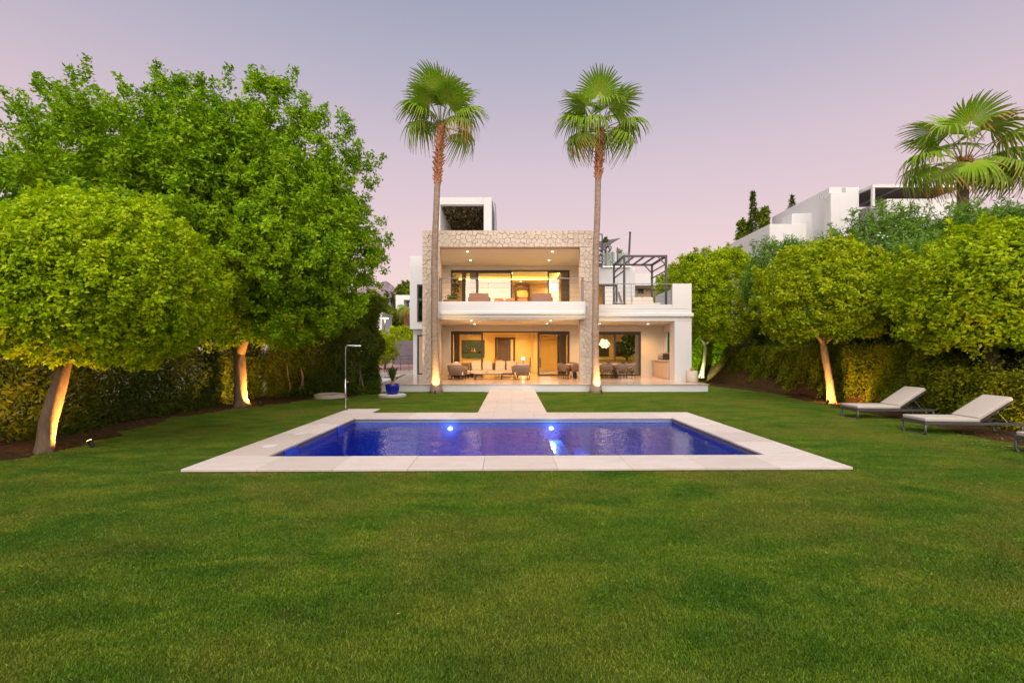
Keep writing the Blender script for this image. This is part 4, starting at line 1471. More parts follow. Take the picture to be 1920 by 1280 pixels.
gm = bpy.data.meshes.new('grass')
pts = []
st = .5
yy = np.arange(1.5, 20.6, st)
for y in yy:
    for x in np.arange(-12.0, 12.0, st):
        jx, jy = x + RNG.uniform(-.05, .05), y + RNG.uniform(-.05, .05)
        if abs(jx) > (jy + 1.2) * 1.25 + 1.0: continue
        if HX0 - .1 < jx < HX1 + .1 and HY0 - .05 < jy < HY1 + .1: continue
        if abs(jx) < 1.2 and 13.0 < jy: continue
        if jx < bed_edge(BED_L, jy) + .15 or jx > bed_edge(BED_R, jy) - .15: continue
        pts.append((jx, jy, 0.0))
gm.from_pydata(pts, [], [])
grass = bpy.data.objects.new('grass', gm)
C.objects.link(grass)
tag(grass, 'short mown green grass with straw coloured patches', 'grass', kind='stuff')
patch = quads_object('grass_tuft', [grass_patch(.78, 6800, .021, 3)], MAT['grass'])
C.objects.unlink(patch)
ng = bpy.data.node_groups.new('grass_scatter', 'GeometryNodeTree')
ng.interface.new_socket('Geometry', in_out='INPUT', socket_type='NodeSocketGeometry')
ng.interface.new_socket('Geometry', in_out='OUTPUT', socket_type='NodeSocketGeometry')
gi, go = ng.nodes.new('NodeGroupInput'), ng.nodes.new('NodeGroupOutput')
iop = ng.nodes.new('GeometryNodeInstanceOnPoints')
oi = ng.nodes.new('GeometryNodeObjectInfo')
oi.inputs['Object'].default_value = patch
oi.inputs['As Instance'].default_value = True
rv = ng.nodes.new('FunctionNodeRandomValue')
rv.data_type = 'FLOAT_VECTOR'
rv.inputs['Min'].default_value = (0, 0, 0)
rv.inputs['Max'].default_value = (0, 0, 6.283)
ng.links.new(gi.outputs[0], iop.inputs['Points'])
ng.links.new(oi.outputs['Geometry'], iop.inputs['Instance'])
ng.links.new(rv.outputs[0], iop.inputs['Rotation'])
ng.links.new(iop.outputs[0], go.inputs[0])
md = grass.modifiers.new('scatter', 'NODES')
md.node_group = ng

# fallen leaves over the beds and the grass beside them
def litter(n, fn, seed):
    r = np.random.default_rng(seed)
    P = np.array([fn(r) for _ in range(n)])
    q = leaf_quads(P, np.repeat([[0, 0, .25]], n, 0), .045, .024, 0, 1.2)
    q[:, :, 2] = P[:, None, 2] + (q[:, :, 2] - P[:, None, 2]) * .3 + .012
    return q
def f_left(r):
    y = r.uniform(4.5, 19)
    return (bed_edge(BED_L, y) + r.normal() * .55 - .2, y, .02)
def f_right(r):
    y = r.uniform(7, 24)
    return (bed_edge(BED_R, y) + r.normal() * .5 + .1, y, .02)
def f_corner(r):
    return (10.2 + r.normal() * .9, 8.8 + r.normal() * .55, .03)
def f_lawn(r):
    y = 2.2 + 9 * r.uniform() ** 1.4
    return (r.uniform(-1, 1) * (y + .5), y if not (-5.4 < 0 and 6.2 < y) else r.uniform(2.2, 6.2), .022)
tag(quads_object('fallen_leaves', [litter(40, f_lawn, 5)], MAT['litter']), 'a few single dry leaves lying on the open lawn', 'leaves', kind='stuff')
tag(quads_object('fallen_leaves', [litter(700, f_left, 1)], MAT['litter']), 'dry fallen leaves scattered along the left bed', 'leaves', kind='stuff')
tag(quads_object('fallen_leaves', [litter(420, f_right, 2), litter(220, f_corner, 3)], MAT['litter']), 'yellow fallen leaves scattered by the loungers', 'leaves', kind='stuff')
# ------------------------------------------------------------------ neighbours and far background
nb = thing('neighbour_house', 'white cubic house with a grey roof canopy above the right hand bushes', 'house', (18, 31, 4))
ND = 30.0
def npx(px, D=ND): return X(px, D)
def nz(py, D=ND): return Z(py, D)
zb = 3.0
MB().hexa([(npx(1443), ND, zb), (npx(1512), ND, zb), (npx(1512), ND + 9, zb), (npx(1443), ND + 9.2, zb)],
          [(npx(1443), ND, nz(420)), (npx(1512), ND, nz(420)), (npx(1512), ND + 9, nz(420)), (npx(1443), ND + 9.2, nz(420))]).build('low_block', W, nb, bevel=.02, segs=1)
MB().box(npx(1545), npx(1600), ND - .5, ND + 6, zb, nz(351, ND - .5)).build('tall_block', W, nb, bevel=.02, segs=1)
MB().box(npx(1506), npx(1546), ND + 1.2, ND + 2.4, zb, nz(400, ND + 1.2)).build('stair_block', W, nb, bevel=.02, segs=1)
ch = MB().box(npx(1534), npx(1549), ND - 1.2, ND - .52, zb, nz(361, ND - 1.2)).build('chimney', W, nb, bevel=.02, segs=1)
for k in range(3):
    x = npx(1536.5 + 4.4 * k, ND - 1.2)
    MB().box(x, x + .08, ND - 1.215, ND - 1.19, nz(374, ND - 1.2), nz(364, ND - 1.2)).build('vent', MAT['concrete'], ch)
MB().box(npx(1568), npx(1575), ND - .52, ND - .49, nz(365), nz(357)).build('window', MAT['concrete'], nb)
PX = [npx(1628), npx(1790)]
MB().hexa([(PX[0], ND - 1.5, zb), (PX[1], ND - 1.5, zb), (PX[1], ND - 1.25, zb), (PX[0], ND - 1.25, zb)],
          [(PX[0], ND - 1.5, nz(373, ND - 1.5)), (PX[1], ND - 1.5, nz(373, ND - 1.5)), (PX[1], ND - 1.25, nz(373, ND - 1.5)), (PX[0], ND - 1.25, nz(373, ND - 1.5))]).build('parapet', W, nb)
MB().box(PX[0], PX[0] + .25, ND - 1.248, ND + 7, zb, nz(373, ND - 1.5)).build('parapet', W, nb)
zt = nz(346, ND - 1.3)
cx0, cx1, cy0, cy1 = npx(1636, ND - 1.3), npx(1770), ND - 1.3, ND + 2.6
cf = MB()
cf.box(cx0, cx1, cy0, cy0 + .16, zt - .18, zt)
cf.box(cx0, cx1, cy1 - .16, cy1, zt - .18, zt)
cf.box(cx0, cx0 + .16, cy0 + .16, cy1 - .16, zt - .18, zt)
cf.box(cx1 - .16, cx1, cy0 + .16, cy1 - .16, zt - .18, zt)
cf.box((cx0 + cx1) / 2 - 1.0, (cx0 + cx1) / 2 - .88, cy0 + .16, cy1 - .16, zt - .18, zt)
can = cf.build('roof_canopy', W, nb)
for k in range(9):
    y = cy0 + .18 + (cy1 - cy0 - .36) * k / 9
    MB().box(cx0 + .165, (cx0 + cx1) / 2 - 1.005, y, y + .40, zt - .10, zt - .07).build('louvre', MAT['louvre'], can)
    MB().box((cx0 + cx1) / 2 - .875, cx1 - .165, y, y + .40, zt - .10, zt - .07).build('louvre', MAT['louvre'], can)
for x, y in ((cx0 + .02, cy0 + .02), (cx1 - .2, cy0 + .02), (cx0 + .02, cy1 - .2)):
    MB().box(x, x + .15, y, y + .15, nz(373) - 1.0, zt - .181).build('canopy_post', W, nb)

def cypress(label, x, y, z0, z1, r, seed, n=900, leaf=(.18, .06), group='slim cypress trees'):
    rr = np.random.default_rng(seed)
    t = thing('cypress_tree', label, 'tree', (x, y, z0), 0, group)
    u = rr.uniform(size=n)
    prof = r * (np.minimum(1, u * 6 + .3)) * (1 - u ** 2.2) ** .8 + .03
    a = rr.uniform(0, 6.28, n)
    P = np.stack([x + np.cos(a) * prof * rr.uniform(.6, 1.08, n), y + np.sin(a) * prof, z0 + (z1 - z0) * u], 1)
    Nn = unit(np.stack([np.cos(a), np.sin(a), np.full(n, 1.6)], 1))
    quads_object('crown', [leaf_quads(P, Nn, leaf[0], leaf[1], .9, .5)], MAT['leaf_cypress'], t, (x, y, z0))
    MB().tube([(x, y, z0 - .3), (x, y, z0 + (z1 - z0) * .8)], [r * .25, .03], 6).build('trunk', MAT['bark'], t)
    return t
D = 34
cypress('tall slim cypress standing behind the low white block', npx(1412, D), D, 6.0, nz(360, D), .36, 1, 3600, (.2, .07))
cypress('shorter ragged cypress beside the tall white block', npx(1485, D), D, 6.0, nz(368, D), .40, 2, 2600, (.2, .07))
def small_tree(label, px, py, D, rpx, hpx, seed, mat='leaf_far', z0=None, name='background_tree', leaf=(.26, .14), cl=70, group='background trees'):
    x, z = X(px, D), Z(py, D)
    R = (rpx * D / F, rpx * D / F, hpx * D / F)
    z0 = -.03 if z0 is None else z0
    q = crown_quads((x, D, z), R, cl, 60, .55 * R[0] ** .5, leaf, seed, .2, -1, .5, .4, 10, (.4, 1.0))
    return tree(name, label, (x, D, z0), [(x, D, z0 - .1), (x, D, (z0 + z) / 2), (x, D, z)], [.18, .14, .06], q, MAT[mat], MAT['bark'], group=group)
small_tree('olive green tree left of the low white block on the hill', 1393, 441, 35, 8, 5, 1, z0=5, cl=18)
small_tree('olive green tree right of the slim cypress', 1430, 415, 36, 5, 9, 2, z0=5, cl=16)
small_tree('small tree at the foot of the ragged cypress', 1478, 416, 35, 6, 5, 3, z0=5, cl=16)

# left background seen between the hedge and the villa
drive = structure('driveway', MB().add([(-11, 26.5, .38), (-4.3, 31.6, .41), (-4.3, 42, .82), (-14, 42, .82)], [(0, 1, 2, 3)]), MAT['paver'])
GD = 40.0
gt = thing('driveway_gate', 'dark grey sliding gate of wide boards at the end of the driveway', 'gate', (X(758, GD), GD, .7))
for k in range(5):
    z0 = .80 + .405 * k
    MB().box(X(737, GD), X(782, GD), GD, GD + .06, z0 + .008, z0 + .397).build('board', MAT['gate'], gt, bevel=.01, segs=1)
for px in (737, 778):
    MB().box(X(px, GD), X(px, GD) + .07, GD - .02, GD - .001, .78, 2.83).build('gate_frame', MAT['gate'], gt)
gp = thing('gate_post', 'white gate post left of the dark driveway gate', 'post', (X(735, GD), GD, .7))
MB().box(X(731, GD), X(736, GD), GD - .1, GD + .3, .7, 3.0).build('shaft', W, gp)
MB().box(X(730.5, GD), X(736.5, GD), GD - .13, GD + .33, 3.0, 3.06).build('cap', W, gp)
hedge('clipped hedge above the driveway gate', (X(728, 42), 42.5), (X(800, 42), 42.5), 1.5, 3.4, 3.4, 300, (.2, .1), 91, MAT['leaf_right'], z0=.7, rough=.1)
q = crown_quads((X(720, 33), 33, 2.1), (.75, .9, 1.0), 110, 80, .4, (.17, .06), 93, .15, -1, .5, .3, 12, (.2, .5))
t_ = thing('garden_bush', 'light green bush between the hedge and the driveway gate', 'bush', (X(722, 33), 33, .5))
quads_object('foliage', q, MAT['leaf_right'], t_, (X(722, 33), 33, .5))
MB().tube([(X(722, 33), 33, .45), (X(722, 33), 33, 2)], [.09, .05], 7).build('stem', MAT['bark'], t_)
HD = 60.0
fh = thing('distant_white_house', 'distant white house block beside the mountain', 'house', (X(760, HD), HD, 0))
zl, zh = Z(592, HD), Z(553, HD)
xa, xb = X(742, HD), X(742, HD) + 6
MB().box(xa, X(757, HD), HD, HD + 5, zl, zh).build('wall', W, fh)
MB().box(X(757, HD) + .002, xb, HD, HD + 5, Z(562, HD), zh).build('wall', W, fh)
MB().box(X(757, HD) + .002, xb, HD + .002, HD + 5, zl, Z(577, HD)).build('wall', W, fh)
MB().box(X(757, HD) + .01, xb, HD + 1.6, HD + 1.7, Z(577, HD) + .01, Z(562, HD) - .01).build('window', MAT['glass'], fh)
MB().box(xa + .4, xb, HD + .5, HD + 5, 0, zl - .01).build('base', MAT['terrain'], fh)
WD = 52.0
wl = thing('garden_wall', 'low white garden wall behind the street lamp', 'wall', (X(735, WD), WD, 0))
MB().box(X(700, WD), X(758, WD), WD, WD + .3, 0, Z(620, WD)).build('panel', W, wl)
MB().box(X(700, WD) - .02, X(758, WD) + .02, WD - .04, WD + .34, Z(620, WD), Z(619, WD)).build('coping', W, wl)
wb = thing('white_villa_beyond', 'sliver of a white house behind the high hedge', 'house', (X(706, 48), 48, 0))
MB().box(X(690, 48), X(716, 48), 48, 52, 0, Z(588, 48)).build('wall', W, wb)
MB().box(X(690, 48) - .1, X(716, 48) + .1, 47.9, 52.1, Z(588, 48), Z(586, 48)).build('roof', W, wb)
LD = 44.0
lp = thing('street_lamp', 'lit street lamp on a dark post beyond the driveway gate', 'lamp', (X(721, LD), LD, 0))
MB().tube([(X(721, LD), LD, 0), (X(721, LD), LD, Z(598, LD))], [.08, .05], 8).build('post', MAT['metal_dark'], lp)
MB().lathe([(.05, 0), (.34, .06), (.36, .12), (.12, .17)], 16, (X(722.5, LD), LD, Z(597, LD))).build('lamp_head', MAT['metal_dark'], lp)
MB().lathe([(.10, -.05), (.30, .0), (.30, .055)], 16, (X(722.5, LD), LD, Z(597, LD))).build('lens', MAT['street_lamp'], lp)
point((X(722.5, LD), LD - .1, Z(597, LD) - .25), 60, (1, .72, .42), .03, lp)
for k, px in enumerate((692, 706, 717, 726, 733, 741, 750)):
    cypress('%s cypress in the far row below the mountain' % ('first', 'second', 'third', 'fourth', 'fifth', 'sixth', 'seventh')[k], X(px, 72), 72 + (k % 3), 0, Z((552, 553, 550, 549, 547, 549, 546)[k], 72), .52, 10 + k, 700, (.6, .22), 'far row of cypresses')
for k, (px, py, D, r, h, lab) in enumerate(((702, 575, 50, 16, 18, 'leafy tree rising behind the high hedge'), (745, 603, 56, 22, 12, 'rounded tree below the distant white house'),
                                         (722, 600, 58, 16, 14, 'rounded tree behind the street lamp'), (764, 604, 58, 18, 14, 'tree beside the villa left wing'), (764, 548, 76, 14, 8, 'tree top above the distant white house'))):
    small_tree(lab, px, py, D, r, h, 30 + k, leaf=(.4, .22), cl=60)
MPD = 50.0
palm('small young palm beside the distant white house', (X(762, MPD), MPD, .2), (X(762, MPD), MPD, Z(581, MPD)), 0, .2, .3,
     [(a * 45, e, 0, .35, 3) for a, e in zip(range(8), (30, 50, 10, 40, 20, 55, 15, 35))], .95, name='young_palm')

# house seen behind the pergola
bh = thing('rear_house', 'pale house with a deep flat roof seen through the pergola', 'house', (X(1220, 46), 46, 0))
MB().box(X(1188, 46), X(1262, 46), 46, 52, Z(535, 46), Z(513, 46)).build('roof_band', W, bh)
MB().box(X(1196, 48.5), X(1262, 48.5), 48.5, 52, 0, Z(535, 46) - .01).build('wall', MAT['room_wall'], bh)
MB().box(X(1197, 48.4), X(1207, 48.4), 48.44, 48.49, Z(550, 48.4), Z(537.5, 48.4)).build('window', MAT['metal_dark'], bh)
hedge('yellow green hedge seen through the pergola', (X(1188, 40), 40), (X(1262, 40), 40), 1.2, 4.0, 4.6, 200, (.22, .12), 95, MAT['leaf_right'], z0=2.2, rough=.2)

# rocks in the bank
for k, (x, y, s) in enumerate(((12.6, 12.9, .38), (12.7, 13.7, .3), (12.55, 12.2, .26), (12.8, 15.0, .3))):
    r = np.random.default_rng(k)
    d = sphere_dirs(60)
    bm = bmesh.new()
    for p in d * lumpy(d, .16, k, 3)[:, None] * np.array([s * 1.4, s, s * .8]):
        bm.verts.new(p)
    bmesh.ops.convex_hull(bm, input=bm.verts)
    me = bpy.data.meshes.new('rock')
    bm.to_mesh(me)
    bm.free()
    me.materials.append(MAT['rock'])
    o = bpy.data.objects.new('rock', me)
    C.objects.link(o)
    o.location = (x, y, bank_z(x, y) + .35)
    tag(o, ('largest brown rock in the bank behind the second lounger', 'brown rock in the bank left of the largest one', 'small brown rock in the bank right of the largest one', 'brown rock in the bank behind the first lounger')[k], 'rock', 'rocks in the bank')

# ------------------------------------------------------------------ kerb and railing on the left of the terrace
kr = thing('curved_kerb', 'curved low white kerb with a thin railing beside the driveway', 'kerb', (-7, 26, .3))
kp = [(-6.25, 21.6), (-7.0, 22.8), (-7.45, 24.2), (-7.5, 25.8), (-7.2, 27.4), (-6.7, 28.8), (-6.1, 29.8)]
sm = []
for i in range(len(kp) - 1):
    for k in range(5):
        t = k / 5
        p0, p1, p2, p3 = kp[max(i - 1, 0)], kp[i], kp[i + 1], kp[min(i + 2, len(kp) - 1)]
        sm.append(tuple(.5 * ((2 * p1[c]) + (-p0[c] + p2[c]) * t + (2 * p0[c] - 5 * p1[c] + 4 * p2[c] - p3[c]) * t * t + (-p0[c] + 3 * p1[c] - 3 * p2[c] + p3[c]) * t ** 3) for c in (0, 1)))
mb = MB()
for (a, b) in zip(sm[:-1], sm[1:]):
    mb.bar((a[0], a[1], .42), (b[0], b[1], .42), .2, .40)
mb.build('kerb_wall', W, kr)
mb = MB()
rz = 1.58
for (a, b) in zip(sm[8:-1], sm[9:]):
    mb.bar((a[0], a[1], rz), (b[0], b[1], rz), .04, .025)
rl = mb.build('handrail', MAT['rail'], kr)
for p in sm[8::3]:
    MB().bar((p[0], p[1], .55), (p[0], p[1], rz), .03).build('post', MAT['rail'], rl)
for z in (.85, 1.1, 1.35):
    MB().tube([(p[0], p[1], z) for p in sm[8:]], .005, 4).build('wire', MAT['rail'], rl)

# ------------------------------------------------------------------ garden objects
sh = thing('outdoor_shower', 'slim steel outdoor shower on the corner of the pool surround', 'shower', (-5.02, 13.72, .07))
MB().tube([(0, 0, 0), (0, 0, .95)], .022, 12).build('lower_pole', MAT['steel'], sh, local=True, smooth=True)
MB().tube([(0, 0, .95), (0, 0, 1.88), (.02, 0, 1.93), (.06, 0, 1.95), (.40, 0, 1.95)], .016, 12).build('riser', MAT['steel'], sh, local=True, smooth=True)
MB().tube([(.27, 0, 1.938), (.47, 0, 1.938)], .03, 12).build('shower_head', MAT['steel'], sh, local=True)
for z in (.33, .86):
    MB().tube([(.0, 0, z), (.075, 0, z), (.08, 0, z)], [.012, .012, .022], 10).build('tap', MAT['steel'], sh, local=True)
MB().lathe([(.07, 0), (.07, .012), (.03, .02)], 20).build('base_plate', MAT['steel'], sh, local=True)

gr = thing('gravel_ring', 'round concrete ring of white gravel under the blue pot', 'planter', (X(735, 18.4), 18.45, 0))
MB().lathe([(.56, -.02), (.56, .10), (.53, .115), (.50, .10), (.50, .04)], 40).build('ring', MAT['concrete'], gr, local=True, smooth=True)
r = np.random.default_rng(8)
mb = MB()
for i in range(420):
    a, q_ = r.uniform(0, 6.28), .5 * r.uniform() ** .5
    s = r.uniform(.018, .036)
    c = (math.cos(a) * q_, math.sin(a) * q_, .095 + r.uniform(0, .02))
    mb.add([(c[0] + s, c[1], c[2]), (c[0], c[1] + s, c[2]), (c[0] - s, c[1], c[2]), (c[0], c[1] - s, c[2]), (c[0], c[1], c[2] + s * .8), (c[0], c[1], c[2] - s)],
           [(0, 1, 4), (1, 2, 4), (2, 3, 4), (3, 0, 4), (1, 0, 5), (2, 1, 5), (3, 2, 5), (0, 3, 5)])
tag(mb.build('gravel', MAT['gravel'], gr, local=True), kind='stuff')
MB().lathe([(.5, .03), (.49, .09)], 32).build('gravel_bed', MAT['gravel'], gr, local=True)
pt = thing('blue_pot', 'glossy cobalt blue pot with a small sago palm on white gravel', 'pot', (X(736, 18.4), 18.4, .10))
MB().lathe([(.17, 0), (.20, .02), (.245, .14), (.275, .30), (.285, .42), (.275, .44), (.255, .43), (.25, .37)], 40).build('pot_body', MAT['blue_glaze'], pt, local=True, smooth=True)
MB().lathe([(.05, .36), (.10, .42), (.09, .50), (.04, .55)], 14).build('palm_stump', MAT['palm_boot'], pt, local=True)
def pinnate(L, seed, n=26, w=.02):
    r = random.Random(seed)
    mb = MB()
    for i in range(n):
        t = (i + 1) / n
        p = Vector((L * t, 0, .12 * L * math.sin(t * 2.2)))
        ln = L * .30 * math.sin(math.pi * (t * .85 + .12))
        for s in (-1, 1):
            e = p + Vector((ln * .55, s * ln * .8, ln * .25))
            m = p.lerp(e, .5) + Vector((w * .6, 0, 0))
            m2 = p.lerp(e, .5) - Vector((w * .6, 0, 0))
            mb.add([p, m, e, m2], [(0, 1, 2, 3)])
    mb.tube([(0, 0, 0), (L * .5, 0, .12 * L * math.sin(1.1)), (L, 0, .12 * L * math.sin(2.2))], [.008, .006, .002], 4)
    return mb.mesh('leaf', MAT['leaf_hedge'])
pm = pinnate(.62, 1)
for az, ele in ((95, 80), (200, 66), (280, 72), (340, 60), (15, 22), (150, 60), (60, 58), (240, 48), (120, 62)):
    o = bpy.data.objects.new('leaf', pm)
    C.objects.link(o)
    o.parent = pt
    o.matrix_local = Matrix.Translation((0, 0, .52)) @ Matrix.Rotation(math.radians(az), 4, 'Z') @ Matrix.Rotation(math.radians(-ele), 4, 'Y')
rg = thing('stone_ring', 'low round stone tree ring against the left hedge', 'planter', (-7.25, 18.15, 0))
MB().lathe([(.62, -.02), (.60, .14), (.50, .17), (.44, .10)], 30).build('ring', MAT['cream_pot'], rg, local=True)
MB().lathe([(.45, .02), (.44, .11)], 24).build('soil', MAT['soil'], rg, local=True)

pc = thing('cream_planter', 'round cream planter with a small cactus at the terrace corner', 'planter', (X(1297.5, 21.9), 21.9, tz(21.9)))
MB().lathe([(.26, 0), (.275, .02), (.275, .52), (.265, .54), (.245, .54), (.24, .46)], 40).build('planter_body', MAT['cream_pot'], pc, local=True, smooth=True)
MB().lathe([(.24, .40), (.24, .475)], 24).build('soil', MAT['soil'], pc, local=True)
MB().lathe([(.05, .46), (.085, .55), (.06, .66), (.015, .72)], 9).build('cactus', MAT['palm_boot'], pc, local=True, smooth=True)

def garden_spot(label, loc, target, power, size, col=(1, .44, .09), blend=.6, light_off=(0, 0, .12)):
    t = thing('garden_spotlight', label, 'spotlight', loc, 0, 'garden spotlights')
    d = (Vector(target) - Vector(loc)).normalized()
    h = Vector((0, 0, .09))
    MB().tube([(0, 0, -.05), (0, 0, .08)], .012, 8).build('spike', MAT['black'], t, local=True)
    MB().tube([h - d * .07, h + d * .05, h + d * .075], [.03, .045, .048], 14).build('lamp_housing', MAT['black'], t, local=True)
    MB().tube([h + d * .0755, h + d * .078], [.04, .04], 14).build('lens', MAT['spot_lens'], t, local=True)
    s = spot(Vector(loc) + h + d * .10, Vector(target), power, size, blend, col, .02, t)
    return t
garden_spot('black garden spotlight at the foot of the round tree at far left', (-7.95, 8.6, 0), (-8.65, 8.45, 1.3), 300, 150)
garden_spot('black garden spotlight at the foot of the tall forked tree', (-8.45, 15.3, 0), (-9.35, 15.7, 1.5), 380, 150)
garden_spot('garden spotlight at the foot of the left palm', (X(816, 19.5), 19.5, 0), (X(817, 20.2), 20.2, 1.1), 200, 75, (1, .62, .2))
garden_spot('garden spotlight at the foot of the right palm', (X(1128, 19.6), 19.6, 0), (X(1117, 20.2), 20.2, 1.0), 200, 75, (1, .62, .2))
garden_spot('garden spotlight in front of the pale trunk behind the loungers', (10.95, 15.8, 0), (12.0, 16.6, .9), 150, 150, (1, .48, .10))
garden_spot('garden spotlight below the thin lit trunk beyond the villa corner', (12.9, 26.0, .05), (13.4, 26.9, 1.0), 420, 150, (1, .58, .16))
garden_spot('greenish garden spotlight behind the cream planter', (11.6, 28.0, .2), (12.1, 29.2, 1.3), 150, 150, (.72, 1.0, .42))
garden_spot('garden spotlight beside the low hedge near the right edge', (10.9, 9.0, .02), (11.6, 9.2, .7), 170, 150, (1, .55, .16))

def lounger(label, loc, rz, back=48):
    t = thing('sun_lounger', label, 'sun lounger', loc, rz, 'sun loungers on the lawn')
    L, Wd, H = 1.98, .70, .30
    fr = MAT['lounger_frame']
    mb = MB()
    for y in (-Wd / 2, Wd / 2 - .045):
        mb.box(0, L, y, y + .045, H - .06, H)
    mb.box(0.001, .05, -Wd / 2 + .046, Wd / 2 - .046, H - .058, H - .002)
    mb.box(L - .05, L - .001, -Wd / 2 + .046, Wd / 2 - .046, H - .058, H - .002)
    mb.box(1.12, 1.16, -Wd / 2 + .046, Wd / 2 - .046, H - .056, H - .01)
    mb.build('frame', fr, t, local=True, bevel=.004, segs=1)
    for x in (.0, L - .05):
        m = MB()
        for s in (-1, 1):
            m.tube([(x + .025, s * (Wd / 2 - .022), H - .062), (x + .025, s * (Wd / 2 - .022), .08), (x + .025, s * (Wd / 2 - .05), .03), (x + .025, s * (Wd / 2 - .1), .018)], .024, 8)
        m.tube([(x + .025, -Wd / 2 + .09, .018), (x + .025, Wd / 2 - .09, .018)], .016, 8)
        m.build('leg', fr, t, local=True, smooth=True)
    for k in range(9):
        x = .10 + k * .115
        MB().box(x, x + .06, -Wd / 2 + .046, Wd / 2 - .046, H - .03, H - .012).build('slat', fr, t, local=True)
    a = math.radians(back)
    dx, dz = math.cos(a), math.sin(a)
    bl = .80
    hx, hz = 1.14, H
    m = MB()
    for y in (-Wd / 2 + .06, Wd / 2 - .10):
        m.bar((hx, y + .02, hz), (hx + dx * bl, y + .02, hz + dz * bl), .04, .03)
    m.bar((hx + dx * bl, -Wd / 2 + .06, hz + dz * bl), (hx + dx * bl, Wd / 2 - .06, hz + dz * bl), .04, .03)
    m.build('back_frame', fr, t, local=True)
    for s in (-1, 1):
        MB().bar((hx + dx * .45, s * (Wd / 2 - .09), hz + dz * .45 - .02), (hx + dx * .45 + .22, s * (Wd / 2 - .09), H - .02), .018).build('strut', MAT['steel'], t, local=True)
    nx_, nz_ = -dz, dx
    th = .085
    MB().box(.02, hx - .01, -Wd / 2 + .02, Wd / 2 - .02, H + .004, H + th).build('seat_cushion', MAT['lounger_pad'], t, local=True, bevel=.025, smooth=True, segs=3)
    p0 = Vector((hx - .015, 0, hz + .02))
    e = Vector((dx, 0, dz)) * (bl + .02)
    n_ = Vector((nx_, 0, nz_)) * th
    y0, y1 = Vector((0, -Wd / 2 + .02, 0)), Vector((0, Wd / 2 - .02, 0))
    off = Vector((nx_, 0, nz_)) * .02
    MB().hexa([p0 + y0 + off, p0 + e + y0 + off, p0 + e + y1 + off, p0 + y1 + off], [p0 + y0 + n_ + off, p0 + e + y0 + n_ + off, p0 + e + y1 + n_ + off, p0 + y1 + n_ + off]).build('back_cushion', MAT['lounger_pad'], t, local=True, bevel=.025, smooth=True, segs=3)
    return t
lounger('sun lounger with beige cushions farther from the camera, below the lit trunk', (9.28, 12.55, 0), math.radians(-3), 35)
lounger('sun lounger with beige cushions in the middle, nearer the camera', (9.02, 10.25, 0), math.radians(-5), 34)
lounger('sun lounger at the right edge with only a dark leg showing', (9.12, 7.95, 0), math.radians(-4), 34)

# ------------------------------------------------------------------ terrace lounge
def shell_chair(t, wd, dp, sh, bh, flare=.06, mat=None, legs='sled'):
    """rope shell open to +y (the sitter looks to +y): curved back on the -y side with arms"""
    m = MB()
    n = 22
    for i in range(n):
        pass
    prof = []
    for i in range(n + 1):
        u = -1 + 2 * i / n
        a = u * math.pi * .5
        k = 1.0
        x = wd / 2 * (math.copysign(abs(math.sin(a)) ** .55, a))
        y = -dp / 2 + dp * (1 - abs(math.cos(a)) ** .45) * .95
        prof.append((x, y, u))
    for j, (z, g_) in enumerate(((sh - .08, 0), (sh + (bh - sh) * .5, flare * .5), (bh, flare))):
        for (x, y, u) in prof:
            drop = (abs(u) ** 3) * (.10 * (j / 2))
            m.v.append((x * (1 + g_ * 1.2), y - g_ * (1 - abs(u)), z - drop))
    N1 = n + 1
    for j in range(2):
        for i in range(n):
            m.f.append((j * N1 + i, j * N1 + i + 1, (j + 1) * N1 + i + 1, (j + 1) * N1 + i))
    me = m.build('rope_shell', mat or MAT['rope'], t, local=True, smooth=True)
    so = me.modifiers.new('thick', 'SOLIDIFY')
    so.thickness = .035
    return me

def armchair(label, loc, rz):
    t = thing('armchair', label, 'armchair', loc, rz, 'armchairs on the terrace')
    shell_chair(t, .90, .80, .30, .74, .10)
    MB().box(-.40, .40, -.34, .40, .22, .40).build('seat_cushion', MAT['cushion'], t, local=True, bevel=.04, smooth=True, segs=3)
    MB().hexa([(-.3, -.30, .40), (.3, -.30, .40), (.3, -.12, .40), (-.3, -.12, .40)], [(-.3, -.42, .84), (.3, -.42, .84), (.3, -.26, .84), (-.3, -.26, .84)]).build('back_cushion', MAT['cushion'], t, local=True, bevel=.04, smooth=True, segs=3)
    for s in (-1, 1):
        m = MB()
        m.tube([(s * .36, -.34, .22), (s * .36, -.34, .02), (s * .36, .36, .02), (s * .36, .36, .22)], .012, 6)
        m.build('sled_leg', MAT['black'], t, local=True)
    MB().tube([(-.36, -.34, .02), (.36, -.34, .02)], .012, 6).build('stretcher', MAT['black'], t, local=True)
    return t
armchair('rope armchair with its back to the camera at the left of the coffee table', (X(857, 23.6), 23.6, tz(23.6)), math.radians(-8))
armchair('rope armchair with its back to the camera at the right of the coffee table', (X(978, 23.6), 23.6, tz(23.6)), math.radians(6))
SD = 25.2
so = thing('rope_sofa', 'long rope sofa with beige cushions behind the coffee table', 'sofa', (X(928, SD), SD, tz(SD)))
SW = 2.75
MB().box(-SW / 2, SW / 2, .30, .36, .22, .78).build('back', MAT['rope'], so, local=True, bevel=.02)
for s in (-1, 1):
    MB().hexa([(s * SW / 2 - .03, -.35, .22), (s * SW / 2 + .03, -.35, .22), (s * SW / 2 + .03, .29, .22), (s * SW / 2 - .03, .29, .22)],
              [(s * SW / 2 * 1.03 - .03, -.20, .62), (s * SW / 2 * 1.03 + .03, -.20, .62), (s * SW / 2 * 1.03 + .03, .29, .74), (s * SW / 2 * 1.03 - .03, .29, .74)]).build('arm', MAT['rope'], so, local=True, bevel=.01)
